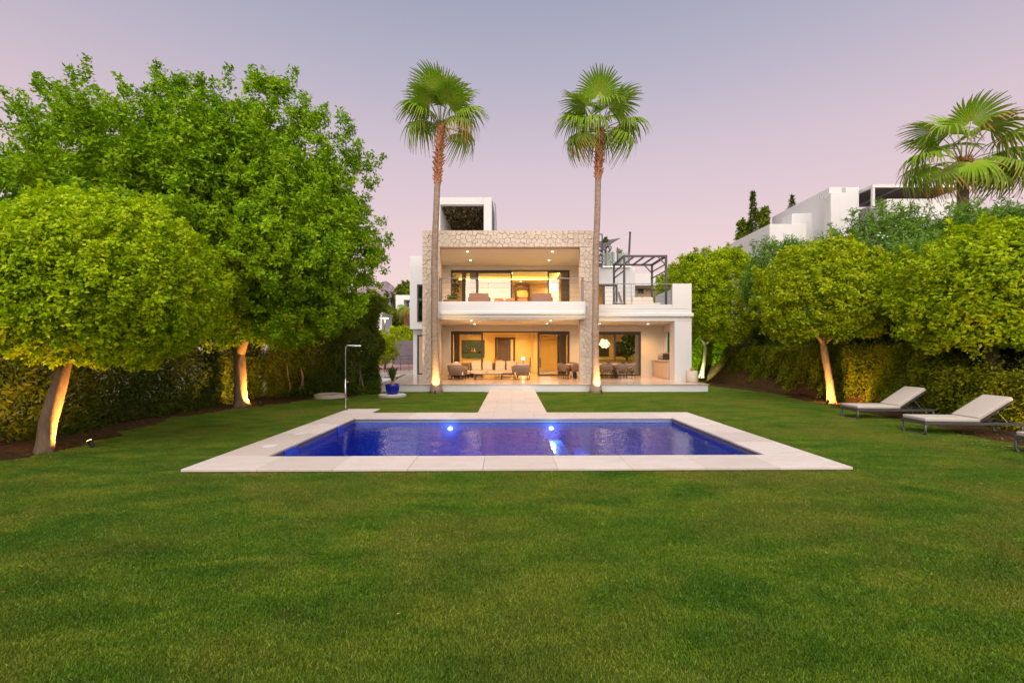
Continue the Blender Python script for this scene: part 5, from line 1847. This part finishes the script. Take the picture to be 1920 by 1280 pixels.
MB().box(-SW / 2 + .04, SW / 2 - .04, -.42, .29, .14, .21).build('frame', MAT['black'], so, local=True)
for x in (-SW / 2 + .12, SW / 2 - .12):
    for y in (-.38, .25):
        MB().box(x - .03, x + .03, y - .03, y + .03, 0, .138).build('leg', MAT['black'], so, local=True)
for k in range(2):
    x0 = -SW / 2 + .05 + k * (SW / 2 - .05)
    MB().box(x0, x0 + SW / 2 - .06, -.45, .26, .215, .38).build('seat_cushion', MAT['cushion'], so, local=True, bevel=.04, smooth=True, segs=3)
for k, x in enumerate((-1.02, -.42, .28, .92)):
    tl = (-.05, 0, .03, -.04)[k]
    MB().hexa([(x - .27, .05, .385), (x + .27, .05, .385), (x + .27, .20, .385), (x - .27, .20, .385)],
              [(x - .26 + tl, .15, .88), (x + .26 + tl, .15, .88), (x + .26 + tl, .28, .88), (x - .26 + tl, .28, .88)]).build('back_cushion', MAT['cushion'], so, local=True, bevel=.045, smooth=True, segs=3)
s2 = thing('rope_side_sofa', 'short rope sofa half hidden behind the left armchair', 'sofa', (X(869, 24.9), 24.9, tz(24.9)))
MB().box(-.55, -.48, -.6, .75, .2, .76).build('back', MAT['rope'], s2, local=True, bevel=.02)
MB().box(-.47, .38, .68, .75, .2, .76).build('arm', MAT['rope'], s2, local=True, bevel=.02)
MB().box(-.47, .35, -.6, .66, .2, .38).build('seat_cushion', MAT['cushion'], s2, local=True, bevel=.04, smooth=True)
MB().box(-.47, -.30, -.5, .55, .385, .86).build('back_cushion', MAT['cushion'], s2, local=True, bevel=.05, smooth=True, segs=3)
MB().box(-.50, .34, -.58, .70, .10, .19).build('frame', MAT['black'], s2, local=True)
for x, y in ((-.45, -.52), (.28, -.52), (-.45, .62), (.28, .62)):
    MB().box(x, x + .05, y, y + .05, 0, .099).build('leg', MAT['black'], s2, local=True)
ct = thing('coffee_table', 'low coffee table with a pale top in front of the rope sofa', 'table', (X(916, 23.7), 23.7, tz(23.7)))
MB().box(-.73, .73, -.36, .36, .29, .33).build('table_top', MAT['table_top'], ct, local=True, bevel=.008, segs=1)
MB().box(-.72, .72, -.35, .35, .25, .289).build('apron', MAT['metal_dark'], ct, local=True)
for x in (-.72, .66):
    for y in (-.35, .29):
        MB().box(x, x + .06, y, y + .06, 0, .249).build('leg', MAT['metal_dark'], ct, local=True)
bw = thing('red_bowl', 'small red bowl on the coffee table', 'bowl', (X(913, 23.6), 23.55, tz(23.6) + .331))
MB().lathe([(.03, 0), (.04, .015), (.11, .075), (.105, .08), (.035, .03)], 24).build('bowl_body', MAT['orange'], bw, local=True, smooth=True)
MB().lathe([(.045, -.0), (.045, .008), (.03, .012)], 20).build('foot', MAT['orange'], bw, local=True)

# dining
TX0, TX1, TY = 2.95, 6.05, 24.7
dt = thing('dining_table', 'long dining table with a pale top behind the right palm', 'table', ((TX0 + TX1) / 2, TY, tz(TY)))
hl = (TX1 - TX0) / 2
MB().box(-hl, hl, -.48, .48, .71, .745).build('table_top', MAT['table_top'], dt, local=True, bevel=.01, segs=1)
for x in (-hl + .45, hl - .45):
    MB().hexa([(x - .06, -.38, 0), (x + .06, -.38, 0), (x + .06, .38, 0), (x - .06, .38, 0)], [(x - .05, -.12, .709), (x + .05, -.12, .709), (x + .05, .12, .709), (x - .05, .12, .709)]).build('trestle_leg', MAT['metal_dark'], dt, local=True)
def dining_chair(label, x, y, rz):
    t = thing('dining_chair', label, 'chair', (x, y, tz(y)), math.radians(rz), 'rope dining chairs')
    shell_chair(t, .58, .54, .46, .80, .10)
    MB().box(-.25, .25, -.22, .25, .40, .475).build('seat_cushion', MAT['cushion'], t, local=True, bevel=.025, smooth=True)
    for sx in (-1, 1):
        for sy in (-1, 1):
            MB().tube([(sx * .20, sy * .18, .40), (sx * .25, sy * .24, 0)], [.014, .011], 6).build('leg', MAT['black'], t, local=True)
    return t
dining_chair('rope dining chair at the left end of the dining table', 2.80, 24.25, -62)
dining_chair('rope dining chair just left of the right stone pier', 3.42, 24.0, 4)
dining_chair('rope dining chair nearest the right of the right palm trunk', 4.98, 24.0, -3)
dining_chair('rope dining chair at the near right corner of the dining table', 5.75, 24.0, 5)
dining_chair('rope dining chair at the right end of the dining table', 6.38, 24.75, 92)
dining_chair('rope dining chair on the far side near the left table end', 3.35, 25.4, 178)
dining_chair('rope dining chair on the far side right of the palm trunk', 5.05, 25.4, 183)
dining_chair('rope dining chair on the far side near the right table end', 5.8, 25.4, 176)

# barbecue corner
kc = thing('outdoor_kitchen', 'outdoor kitchen counter with pale doors along the right terrace wall', 'counter', (8.4, 24.6, .4))
MB().box(7.98, 8.68, 23.5, 26.15, 1.33, 1.385).build('worktop', MAT['table_top'], kc, bevel=.006, segs=1)
MB().box(8.03, 8.68, 23.55, 25.62, .40, 1.329).build('cabinet', MAT['pale_wood'], kc)
for k in range(3):
    y = 23.57 + .68 * k
    MB().box(8.008, 8.029, y, y + .66, .47, 1.30).build('door', MAT['pale_wood'], kc, bevel=.006, segs=1)
MB().box(8.03, 8.68, 25.66, 26.12, .40, 1.328).build('fridge', MAT['steel'], kc)
MB().box(8.06, 8.67, 23.515, 23.549, .47, 1.30).build('end_panel', MAT['pale_wood'], kc)
bq = thing('gas_grill', 'stainless steel gas grill with a dark hood on the outdoor kitchen counter', 'grill', (8.33, 24.75, 1.386))
MB().box(-.28, .28, -.42, .42, 0, .17).build('fire_box', MAT['steel'], bq, local=True, bevel=.01, segs=1)
hood = [(-.28, .17), (-.27, .26), (-.17, .36), (.02, .42), (.20, .42), (.28, .36), (.28, .17)]
m = MB()
n = len(hood)
m.v = [(p[0], -.42, p[1]) for p in hood] + [(p[0], .42, p[1]) for p in hood]
m.f = [tuple(range(n)), tuple(range(n, 2 * n))[::-1]] + [(i, (i + 1) % n, n + (i + 1) % n, n + i) for i in range(n)]
m.build('hood', MAT['steel'], bq, local=True, bevel=.008, segs=1)
MB().box(-.275, .275, -.432, -.421, .02, .35).build('side_plate', MAT['metal_dark'], bq, local=True)
MB().tube([(-.33, -.36, .24), (-.33, .36, .24)], .014, 8).build('handle', MAT['steel'], bq, local=True)
for k in range(4):
    MB().tube([(-.28, -.3 + .2 * k, .08), (-.31, -.3 + .2 * k, .08)], .025, 10).build('knob', MAT['black'], bq, local=True)

# ------------------------------------------------------------------ upper floor furniture
UZ = 3.952
def rattan_sofa(label, px0, px1, D, back=True):
    x0, x1 = X(px0, D), X(px1, D)
    t = thing('rattan_sofa', label, 'sofa', ((x0 + x1) / 2, D, UZ), 0, 'rattan seats on the balcony')
    w = (x1 - x0) / 2
    MB().box(-w, w, -.40, -.28, .05, .80).build('back', MAT['rattan'], t, local=True, bevel=.04)
    for s in (-1, 1):
        MB().box(s * w - .07, s * w + .07, -.279, .42, .05, .62).build('arm', MAT['rattan'], t, local=True, bevel=.03)
    MB().box(-w + .08, w - .08, -.279, .40, .05, .30).build('base', MAT['rattan'], t, local=True)
    MB().box(-w + .09, w - .09, -.27, .40, .305, .44).build('seat_cushion', MAT['cushion'], t, local=True, bevel=.03, smooth=True)
    return t
rattan_sofa('rattan sofa with its back to the railing on the left of the balcony', 881, 917, 23.0)
rattan_sofa('rattan sofa with its back to the railing on the right of the balcony', 996, 1033, 23.0)
for k, (px, D, lab) in enumerate(((936, 24.4, 'left orange cushion on the balcony seat'), (956, 24.6, 'middle orange cushion on the balcony seat'), (979, 24.4, 'right orange cushion on the balcony seat'))):
    c_ = thing('orange_cushion', lab, 'cushion', (X(px, D), D, UZ + .30), math.radians((8, -6, -12)[k]), 'orange cushions on the balcony')
    MB().hexa([(-.26, -.08, 0), (.26, -.08, 0), (.26, .08, 0), (-.26, .08, 0)], [(-.25, .02, .48), (.25, .02, .48), (.25, .16, .48), (-.25, .16, .48)]).build('pad', MAT['orange'], c_, local=True, bevel=.06, smooth=True, segs=3)
    MB().tube([(-.2, .0, .0), (.2, .0, .0)], .012, 6).build('piping', MAT['orange'], c_, local=True)
bs = thing('rattan_bench', 'long low rattan bench under the orange balcony cushions', 'bench', (X(957, 24.5), 24.55, UZ))
MB().box(-1.05, 1.05, -.35, .35, .06, .30).build('seat', MAT['rattan'], bs, local=True, bevel=.03)
MB().box(-1.05, 1.05, .351, .45, .06, .66).build('back', MAT['rattan'], bs, local=True, bevel=.03)
cb = thing('rattan_table', 'low rattan coffee table in the middle of the balcony', 'table', (X(957, 22.9), 22.9, UZ))
MB().box(-.62, .62, -.34, .34, .37, .42).build('table_top', MAT['rattan'], cb, local=True, bevel=.01)
MB().box(-.55, .55, -.28, .28, .0, .369).build('base', MAT['rattan'], cb, local=True, bevel=.02)
def leafy_pot(label, loc, potr, poth, R, zc, n, seed, leaf, pot_mat, name='potted_plant', mat='leaf_room'):
    t = thing(name, label, 'plant', loc)
    MB().lathe([(potr * .75, 0), (potr, poth * .9), (potr, poth), (potr * .86, poth), (potr * .84, poth * .85)], 24).build('pot', pot_mat, t, local=True, smooth=True)
    MB().tube([(0, 0, poth * .8), (.02, .01, zc)], [.03, .015], 6).build('stem', MAT['bark'], t, local=True)
    r = np.random.default_rng(seed)
    d = unit(r.normal(size=(n, 3)))
    P = d * np.array([R[0], R[1], R[2]]) * r.uniform(.3, 1, (n, 1)) + np.array([0, 0, zc])
    quads_object('foliage', [leaf_quads(P, d, leaf[0], leaf[1], .4)], MAT[mat], t)
    return t
leafy_pot('low round shrub in a brown pot at the left end of the balcony', (X(847, 22.0), 22.0, UZ), .42, .36, (.34, .3, .20), .48, 260, 1, (.09, .05), MAT['rattan'], mat='leaf_hedge')
leafy_pot('tall potted plant behind the left pane of the upper room', (X(852, 26.9), 26.9, UZ), .2, .35, (.32, .25, 1.15), 1.5, 110, 2, (.30, .13), MAT['wood_dark'])
leafy_pot('tall leafy house plant behind the right dining room pane', (X(1181, 27.2), 27.2, .457), .24, .5, (.42, .4, .85), 1.75, 90, 3, (.42, .26), MAT['pale_wood'])

def curtain(label, x0, x1, y, z0, z1, mat, folds=7):
    t = thing('curtain', label, 'curtain', ((x0 + x1) / 2, y, z0), 0, 'curtains inside the villa')
    m = MB()
    n = folds * 6
    for j, z in enumerate((0, z1 - z0)):
        for i in range(n + 1):
            u = i / n
            m.v.append((x0 - (x0 + x1) / 2 + (x1 - x0) * u, .05 * math.sin(u * folds * 2 * math.pi), z))
    m.f = [(i, i + 1, n + 2 + i, n + 1 + i) for i in range(n)]
    m.build('cloth', mat, t, local=True, smooth=True)
    MB().tube([(x0 - (x0 + x1) / 2, 0, z1 - z0 + .02), (x1 - (x0 + x1) / 2, 0, z1 - z0 + .02)], .012, 6).build('curtain_rail', MAT['metal_dark'], t, local=True)
CY = BY + .42
curtain('grey curtain between the left panes of the upper room', X(881, CY), X(896, CY), CY, UZ + .02, 6.50, MAT['curtain_grey'])
curtain('narrow grey curtain behind the far left upper pane', X(866, CY), X(874, CY), CY, UZ + .02, 6.50, MAT['curtain_grey'], 4)
curtain('beige curtain at the right end of the upper room', X(1052, CY), X(1066, CY), CY, UZ + .02, 6.50, MAT['curtain'])
curtain('pale curtain at the right end of the dining room', X(1191, CY), X(1200, CY), CY, .48, 2.95, MAT['cushion'], 5)
curtain('brown curtain at the right end of the living room', X(1045, CY), X(1062, CY), CY, .48, 2.95, MAT['curtain_grey'], 6)
curtain('beige curtain at the left end of the living room', X(851, CY), X(862, CY), CY, .48, 2.95, MAT['curtain'], 5)

pa = thing('painting', 'wide dark blue painting of a sailing ship on the living room wall', 'painting', (X(887, 32.3), 32.3, 1.4))
PW, PH = 1.62, 1.28
MB().box(-PW / 2, PW / 2, -.03, .03, 0, PH).build('canvas', simple('painting_sky', (.035, .075, .10), .5, var=.6, scale=2), pa, local=True)
MB().box(-PW / 2 + .01, PW / 2 - .01, -.034, -.031, .01, .33).build('painted_sea', simple('painting_sea', (.05, .13, .15), .5, var=.4, scale=5), pa, local=True)
MB().prism_xz([(-.17, .33), (.22, .33), (.25, .42), (-.2, .42)], -.037, -.032).build('painted_hull', MAT['wood_dark'], pa, local=True)
MB().prism_xz([(-.15, .44), (.02, .44), (-.06, .80)], -.037, -.032).build('painted_sail', MAT['wood'], pa, local=True)
MB().prism_xz([(.04, .44), (.2, .44), (.10, .74)], -.037, -.032).build('painted_sail', MAT['pale_wood'], pa, local=True)
MB().prism_xz([(-.8, .335), (-.35, .335), (-.5, .42), (-.7, .40)], -.037, -.032).build('painted_shore', MAT['black'], pa, local=True)
MB().prism_xz([(.3, .335), (.62, .335), (.55, .52), (.4, .54)], -.037, -.032).build('painted_shore', MAT['black'], pa, local=True)
for px, lab in ((1128, 'left dark picture on the dining room wall'), (1168, 'right dark picture on the dining room wall')):
    p_ = thing('dark_picture', lab, 'picture', (X(px, 32.3), 32.3, 1.55), 0, 'dark pictures in the dining room')
    MB().box(-.48, .48, -.02, .02, 0, .98).build('canvas', simple('dark_canvas', (.03, .026, .022), .5, var=.6, scale=3), p_, local=True)
    MB().box(-.51, .51, -.01, .03, -.03, 1.01).build('picture_frame', MAT['wood_dark'], p_, local=True)
sb = thing('sideboard', 'grey sideboard along the dining room wall', 'sideboard', (X(1148, 31.9), 31.9, .457))
MB().box(-1.35, 1.35, -.25, .25, .08, .85).build('cabinet', MAT['grey_cabinet'], sb, local=True)
for k in range(4):
    MB().box(-1.33 + .67 * k, -.69 + .67 * k, -.27, -.251, .10, .83).build('door', MAT['grey_cabinet'], sb, local=True, bevel=.006, segs=1)
MB().box(-1.3, 1.3, -.2, .2, 0, .079).build('plinth', MAT['black'], sb, local=True)
it = thing('indoor_table', 'dining table in the lit room behind the right doors', 'table', (X(1140, 29.3), 29.3, .457))
MB().box(-1.0, 1.0, -.5, .5, .72, .76).build('table_top', MAT['wood_dark'], it, local=True, bevel=.008, segs=1)
for x in (-.85, .85):
    MB().box(x - .05, x + .05, -.4, .4, 0, .719).build('leg', MAT['wood_dark'], it, local=True)
pd = thing('pendant_lamp', 'round glowing petal pendant lamp in the dining room', 'lamp', (X(1133, 28.4), 28.4, 2.36))
MB().tube([(0, 0, .25), (0, 0, .99)], .008, 6).build('cable', MAT['black'], pd, local=True)
r = np.random.default_rng(4)
d = sphere_dirs(110)
v = leaf_quads(d * np.array([.24, .24, .20]), unit(d + np.array([0, 0, .3])), .15, .12, 0, .5)
quads_object('petals', [v], MAT['pendant'], pd)
MB().lathe([(.02, -.1), (.08, 0), (.02, .1)], 12).build('bulb', MAT['lamp'], pd, local=True)
point((X(1133, 28.4), 28.4, 2.30), 45, (1, .62, .25), .03, pd)
fc = thing('fireplace_column', 'yellow lit column with an open fire behind the glass', 'fireplace', (X(1003, 30), 30.0, .457))
MB().box(-.22, .22, -.2, .2, 1.0, 2.90).build('chimney_breast', MAT['room_wall'], fc, local=True)
MB().box(-.4, .4, -.3, .3, 0, .35).build('hearth', MAT['room_wall'], fc, local=True)
for sx in (-.36, .30):
    MB().box(sx, sx + .06, -.26, -.20, .351, .999).build('post', MAT['black'], fc, local=True)
lg = thing('globe_lamp', 'small glowing globe lamp in the living room', 'lamp', (X(981, 31.5), 31.5, 1.38))
MB().lathe([(.02, -.08), (.08, -.04), (.09, 0), (.08, .04), (.02, .08)], 16).build('globe', MAT['lamp'], lg, local=True, smooth=True)
MB().tube([(0, 0, -.92), (0, 0, -.08)], [.05, .012], 8).build('stand', MAT['black'], lg, local=True)
cs = thing('console_table', 'small wooden console beside the entrance door', 'table', (X(934, 31.9), 31.9, .457))
MB().box(-.30, .30, -.18, .18, .62, .86).build('drawer_box', MAT['wood'], cs, local=True)
for x in (-.27, .23):
    for y in (-.16, .12):
        MB().box(x, x + .04, y, y + .04, 0, .619).build('leg', MAT['wood_dark'], cs, local=True)
bd = thing('table_lamp', 'large bright white lamp shade in the upper room', 'lamp', (X(1038, 28.6), 28.6, 4.95))
MB().lathe([(.24, .75), (.24, 1.15)], 24).build('lamp_shade', MAT['pendant'], bd, local=True, smooth=True)
MB().lathe([(.09, 0), (.05, .3), (.03, .76)], 16).build('lamp_base', MAT['cream_pot'], bd, local=True, smooth=True)
dr = thing('dresser', 'dark wooden dresser beside the upper room curtain', 'dresser', (X(1045, 28.7), 28.7, UZ))
MB().box(-.55, .45, -.25, .25, .06, .995).build('carcass', MAT['wood_dark'], dr, local=True)
for k in range(3):
    MB().box(-.52, .42, -.265, -.251, .10 + .3 * k, .37 + .3 * k).build('drawer', MAT['wood_dark'], dr, local=True, bevel=.006, segs=1)

# ------------------------------------------------------------------ pergola and terrace of the right wing
pg = thing('pergola', 'open dark steel pergola on the right wing terrace', 'pergola', (6.8, 24.5, UZ))
gx0, gx1, gy0, gy1, gz = 5.77, 7.92, 23.4, 25.75, 6.8
b_ = .10
mm = MAT['pergola']
for x in (gx0, gx1):
    for y in (gy0, gy1):
        MB().box(x - b_ / 2, x + b_ / 2, y - b_ / 2, y + b_ / 2, UZ, gz - b_ - .001).build('post', mm, pg)
for y in (gy0, gy1):
    MB().box(gx0 - .05, gx1 + .05, y - b_ / 2, y + b_ / 2, gz - b_, gz).build('beam', mm, pg)
for x in (gx0, gx1):
    MB().box(x - b_ / 2, x + b_ / 2, gy0 + .051, gy1 - .051, gz - b_, gz).build('beam', mm, pg)
for k in range(1, 4):
    x = gx0 + (gx1 - gx0) * k / 4
    MB().box(x - .035, x + .035, gy0 + .051, gy1 - .051, gz - .08, gz - .01).build('rafter', mm, pg)
for x in (gx0, gx1):
    for z in (6.35, 6.0):
        MB().bar((x, gy0 + .051, z), (x, gy1 - .051, z), .05).build('side_bar', mm, pg)
for x, s in ((gx0, 1), (gx1, -1)):
    for y in (gy0, gy1):
        MB().bar((x + s * .04, y, gz - .48), (x + s * .40, y, gz - .10), .05).build('brace', mm, pg)
MB().box(gx0 + .051, gx1 - .051, gy0 - .04, gy0 + .04, UZ + .02, UZ + .10).build('floor_beam', mm, pg)
ds = thing('outdoor_daybed', 'pale cushioned daybed under the pergola', 'sofa', (6.9, 24.5, UZ))
MB().box(-.95, .95, -.6, .6, .06, .30).build('base', MAT['white'], ds, local=True, bevel=.02)
MB().box(-.93, .93, -.6, .55, .305, .46).build('mattress', MAT['cushion'], ds, local=True, bevel=.04, smooth=True)
for k, x in enumerate((-.65, -.05, .52)):
    MB().hexa([(x - .3, .25, .465), (x + .3, .25, .465), (x + .3, .42, .465), (x - .3, .42, .465)], [(x - .28, .38, .88), (x + .28, .38, .88), (x + .28, .55, .88), (x - .28, .55, .88)]).build('back_cushion', MAT['cushion'], ds, local=True, bevel=.05, smooth=True, segs=3)
fch = thing('folding_chair', 'striped folding chair beside the pergola', 'chair', (5.35, 23.5, UZ))
MB().hexa([(-.1, -.25, .40), (.35, -.25, .34), (.35, .25, .34), (-.1, .25, .40)], [(-.1, -.25, .43), (.35, -.25, .37), (.35, .25, .37), (-.1, .25, .43)]).build('seat', MAT['cushion'], fch, local=True)
MB().hexa([(.33, -.25, .34), (.37, -.25, .34), (.37, .25, .34), (.33, .25, .34)], [(.12, -.25, .98), (.16, -.25, .98), (.16, .25, .98), (.12, .25, .98)]).build('backrest', MAT['cushion'], fch, local=True)
for y in (-.24, .24):
    MB().bar((-.1, y, .40), (.40, y, 0), .025).build('leg', MAT['wood_dark'], fch, local=True)
    MB().bar((.36, y, .36), (-.06, y, 0), .025).build('leg', MAT['wood_dark'], fch, local=True)

# roof terrace things
RZ = 6.97
gb = thing('glass_balustrade', 'pale green glass balustrade on the roof terrace', 'balustrade', (5.9, 27.4, RZ))
for (a, b) in ((1130, 1153), (1159, 1181)):
    MB().box(X(a, 27.4), X(b, 27.4), 27.38, 27.40, RZ + .01, RZ + .82).build('pane', MAT['green_glass'], gb)
for px in (1148, 1156.5):
    MB().box(X(px, 27.45), X(px, 27.45) + .06, 27.42, 27.48, RZ, Z(464 if px > 1150 else 472, 27.45)).build('post', MAT['metal_dark'], gb)
MB().box(X(1128, 27.4), X(1183, 27.4), 27.34, 27.44, RZ - .05, RZ + .009).build('channel', MAT['steel'], gb)
st = thing('roof_stair', 'black steel roof stair rail beside the right palm', 'stair', (X(1124, 27), 27.0, 6.9))
for px in (1119, 1128):
    MB().box(X(px, 27), X(px, 27) + .06, 26.97, 27.03, Z(502, 27), Z(440, 27)).build('post', MAT['black'], st)
MB().box(X(1119, 27), X(1128, 27) + .06, 26.97, 27.03, Z(440, 27), Z(438.5, 27)).build('top_rail', MAT['black'], st)
for k in range(4):
    z = Z(500, 27) + .32 * k
    MB().box(X(1119, 27) + .061, X(1128, 27) - .001, 26.9, 27.1, z, z + (.2 if k == 0 else .03)).build('tread', MAT['black'], st)
sl = thing('shade_sail', 'dark grey triangular shade sail over the roof terrace', 'sail', (X(1140, 28), 28.0, 8.5))
a, b, c = Vector((X(1110, 28), 28.8, Z(449, 28))), Vector((X(1164, 28), 28.0, Z(446, 28))), Vector((X(1129, 27), 26.7, Z(469, 27)))
m = MB()
nn = 8
ids = {}
for i in range(nn + 1):
    for j in range(nn + 1 - i):
        u, v_ = i / nn, j / nn
        w_ = 1 - u - v_
        p = a * w_ + b * u + c * v_
        ctr = (a + b + c) / 3
        p = p + (ctr - p) * .12 * (u * v_ + v_ * w_ + u * w_) + Vector((0, 0, -.5 * u * v_ * w_ * 3))
        ids[i, j] = len(m.v)
        m.v.append(tuple(p))
for i in range(nn):
    for j in range(nn - i):
        m.f.append((ids[i, j], ids[i + 1, j], ids[i, j + 1]))
        if j < nn - i - 1:
            m.f.append((ids[i + 1, j], ids[i + 1, j + 1], ids[i, j + 1]))
so_ = m.build('sailcloth', MAT['sail'], sl)
so_.modifiers.new('thick', 'SOLIDIFY').thickness = .01
mp_ = Vector((X(1181, 28), 28.0, Z(443, 28)))
MB().tube([b, mp_], .008, 5).build('rope', MAT['steel'], sl)
ms = thing('sail_mast', 'dark slanted mast holding the shade sail rope', 'mast', (X(1178, 28), 28.0, RZ))
MB().tube([(X(1178, 28), 28, RZ - .1), (X(1181.5, 28), 28, Z(436, 28))], [.07, .06], 10).build('shaft', MAT['pergola'], ms)
MB().tube([(X(1181.4, 28), 28, Z(436.5, 28)), (X(1181.5, 28), 28, Z(435, 28))], [.075, .075], 10).build('cap', MAT['pergola'], ms)
cypress('small potted conifer on the roof terrace', X(1136, 28.2), 28.2, RZ, Z(446, 28.2), .42, 41, 700, (.14, .06), 'roof terrace plants')
leafy_pot('small ball shrub in a tall planter on the roof terrace', (X(1162, 28.0), 28.0, RZ), .14, .85, (.20, .2, .22), 1.02, 160, 7, (.10, .04), MAT['concrete'], 'ball_shrub', 'leaf_oleander')
gw = thing('ceiling_leaf_layer', 'dark brown leaf layer under the roof tower ceiling', 'plant', (-3.0, 27.4, 10.5))  # layer of brown leaf shapes covering the tower ceiling
r = np.random.default_rng(5)
n = 7000
P = np.stack([r.uniform(-4.2, -1.72, n), r.uniform(27.4, 33.2, n), 10.62 - r.exponential(.05, n)], 1)
g = N('ceiling_leaf')
cc_ = g.ramp(g.n('NewGeometry').outputs['Random Per Island'], [(0, (.03, .022, .012)), (.5, (.10, .08, .02)), (.8, (.30, .17, .07)), (1, (.08, .20, .16))])
quads_object('foliage', [leaf_quads(P, np.repeat([[0, 0., -1.]], n, 0), .16, .10)], g.base(cc_, .7), gw, (-3.0, 27.4, 10.5))
MB().box(-4.2, -1.73, 27.4, 33.2, 10.64, 10.70).build('ceiling_board', MAT['wood_dark'], gw)
point((-4.05, 28.6, 7.6), 18, (1, .6, .25), .03, villa)
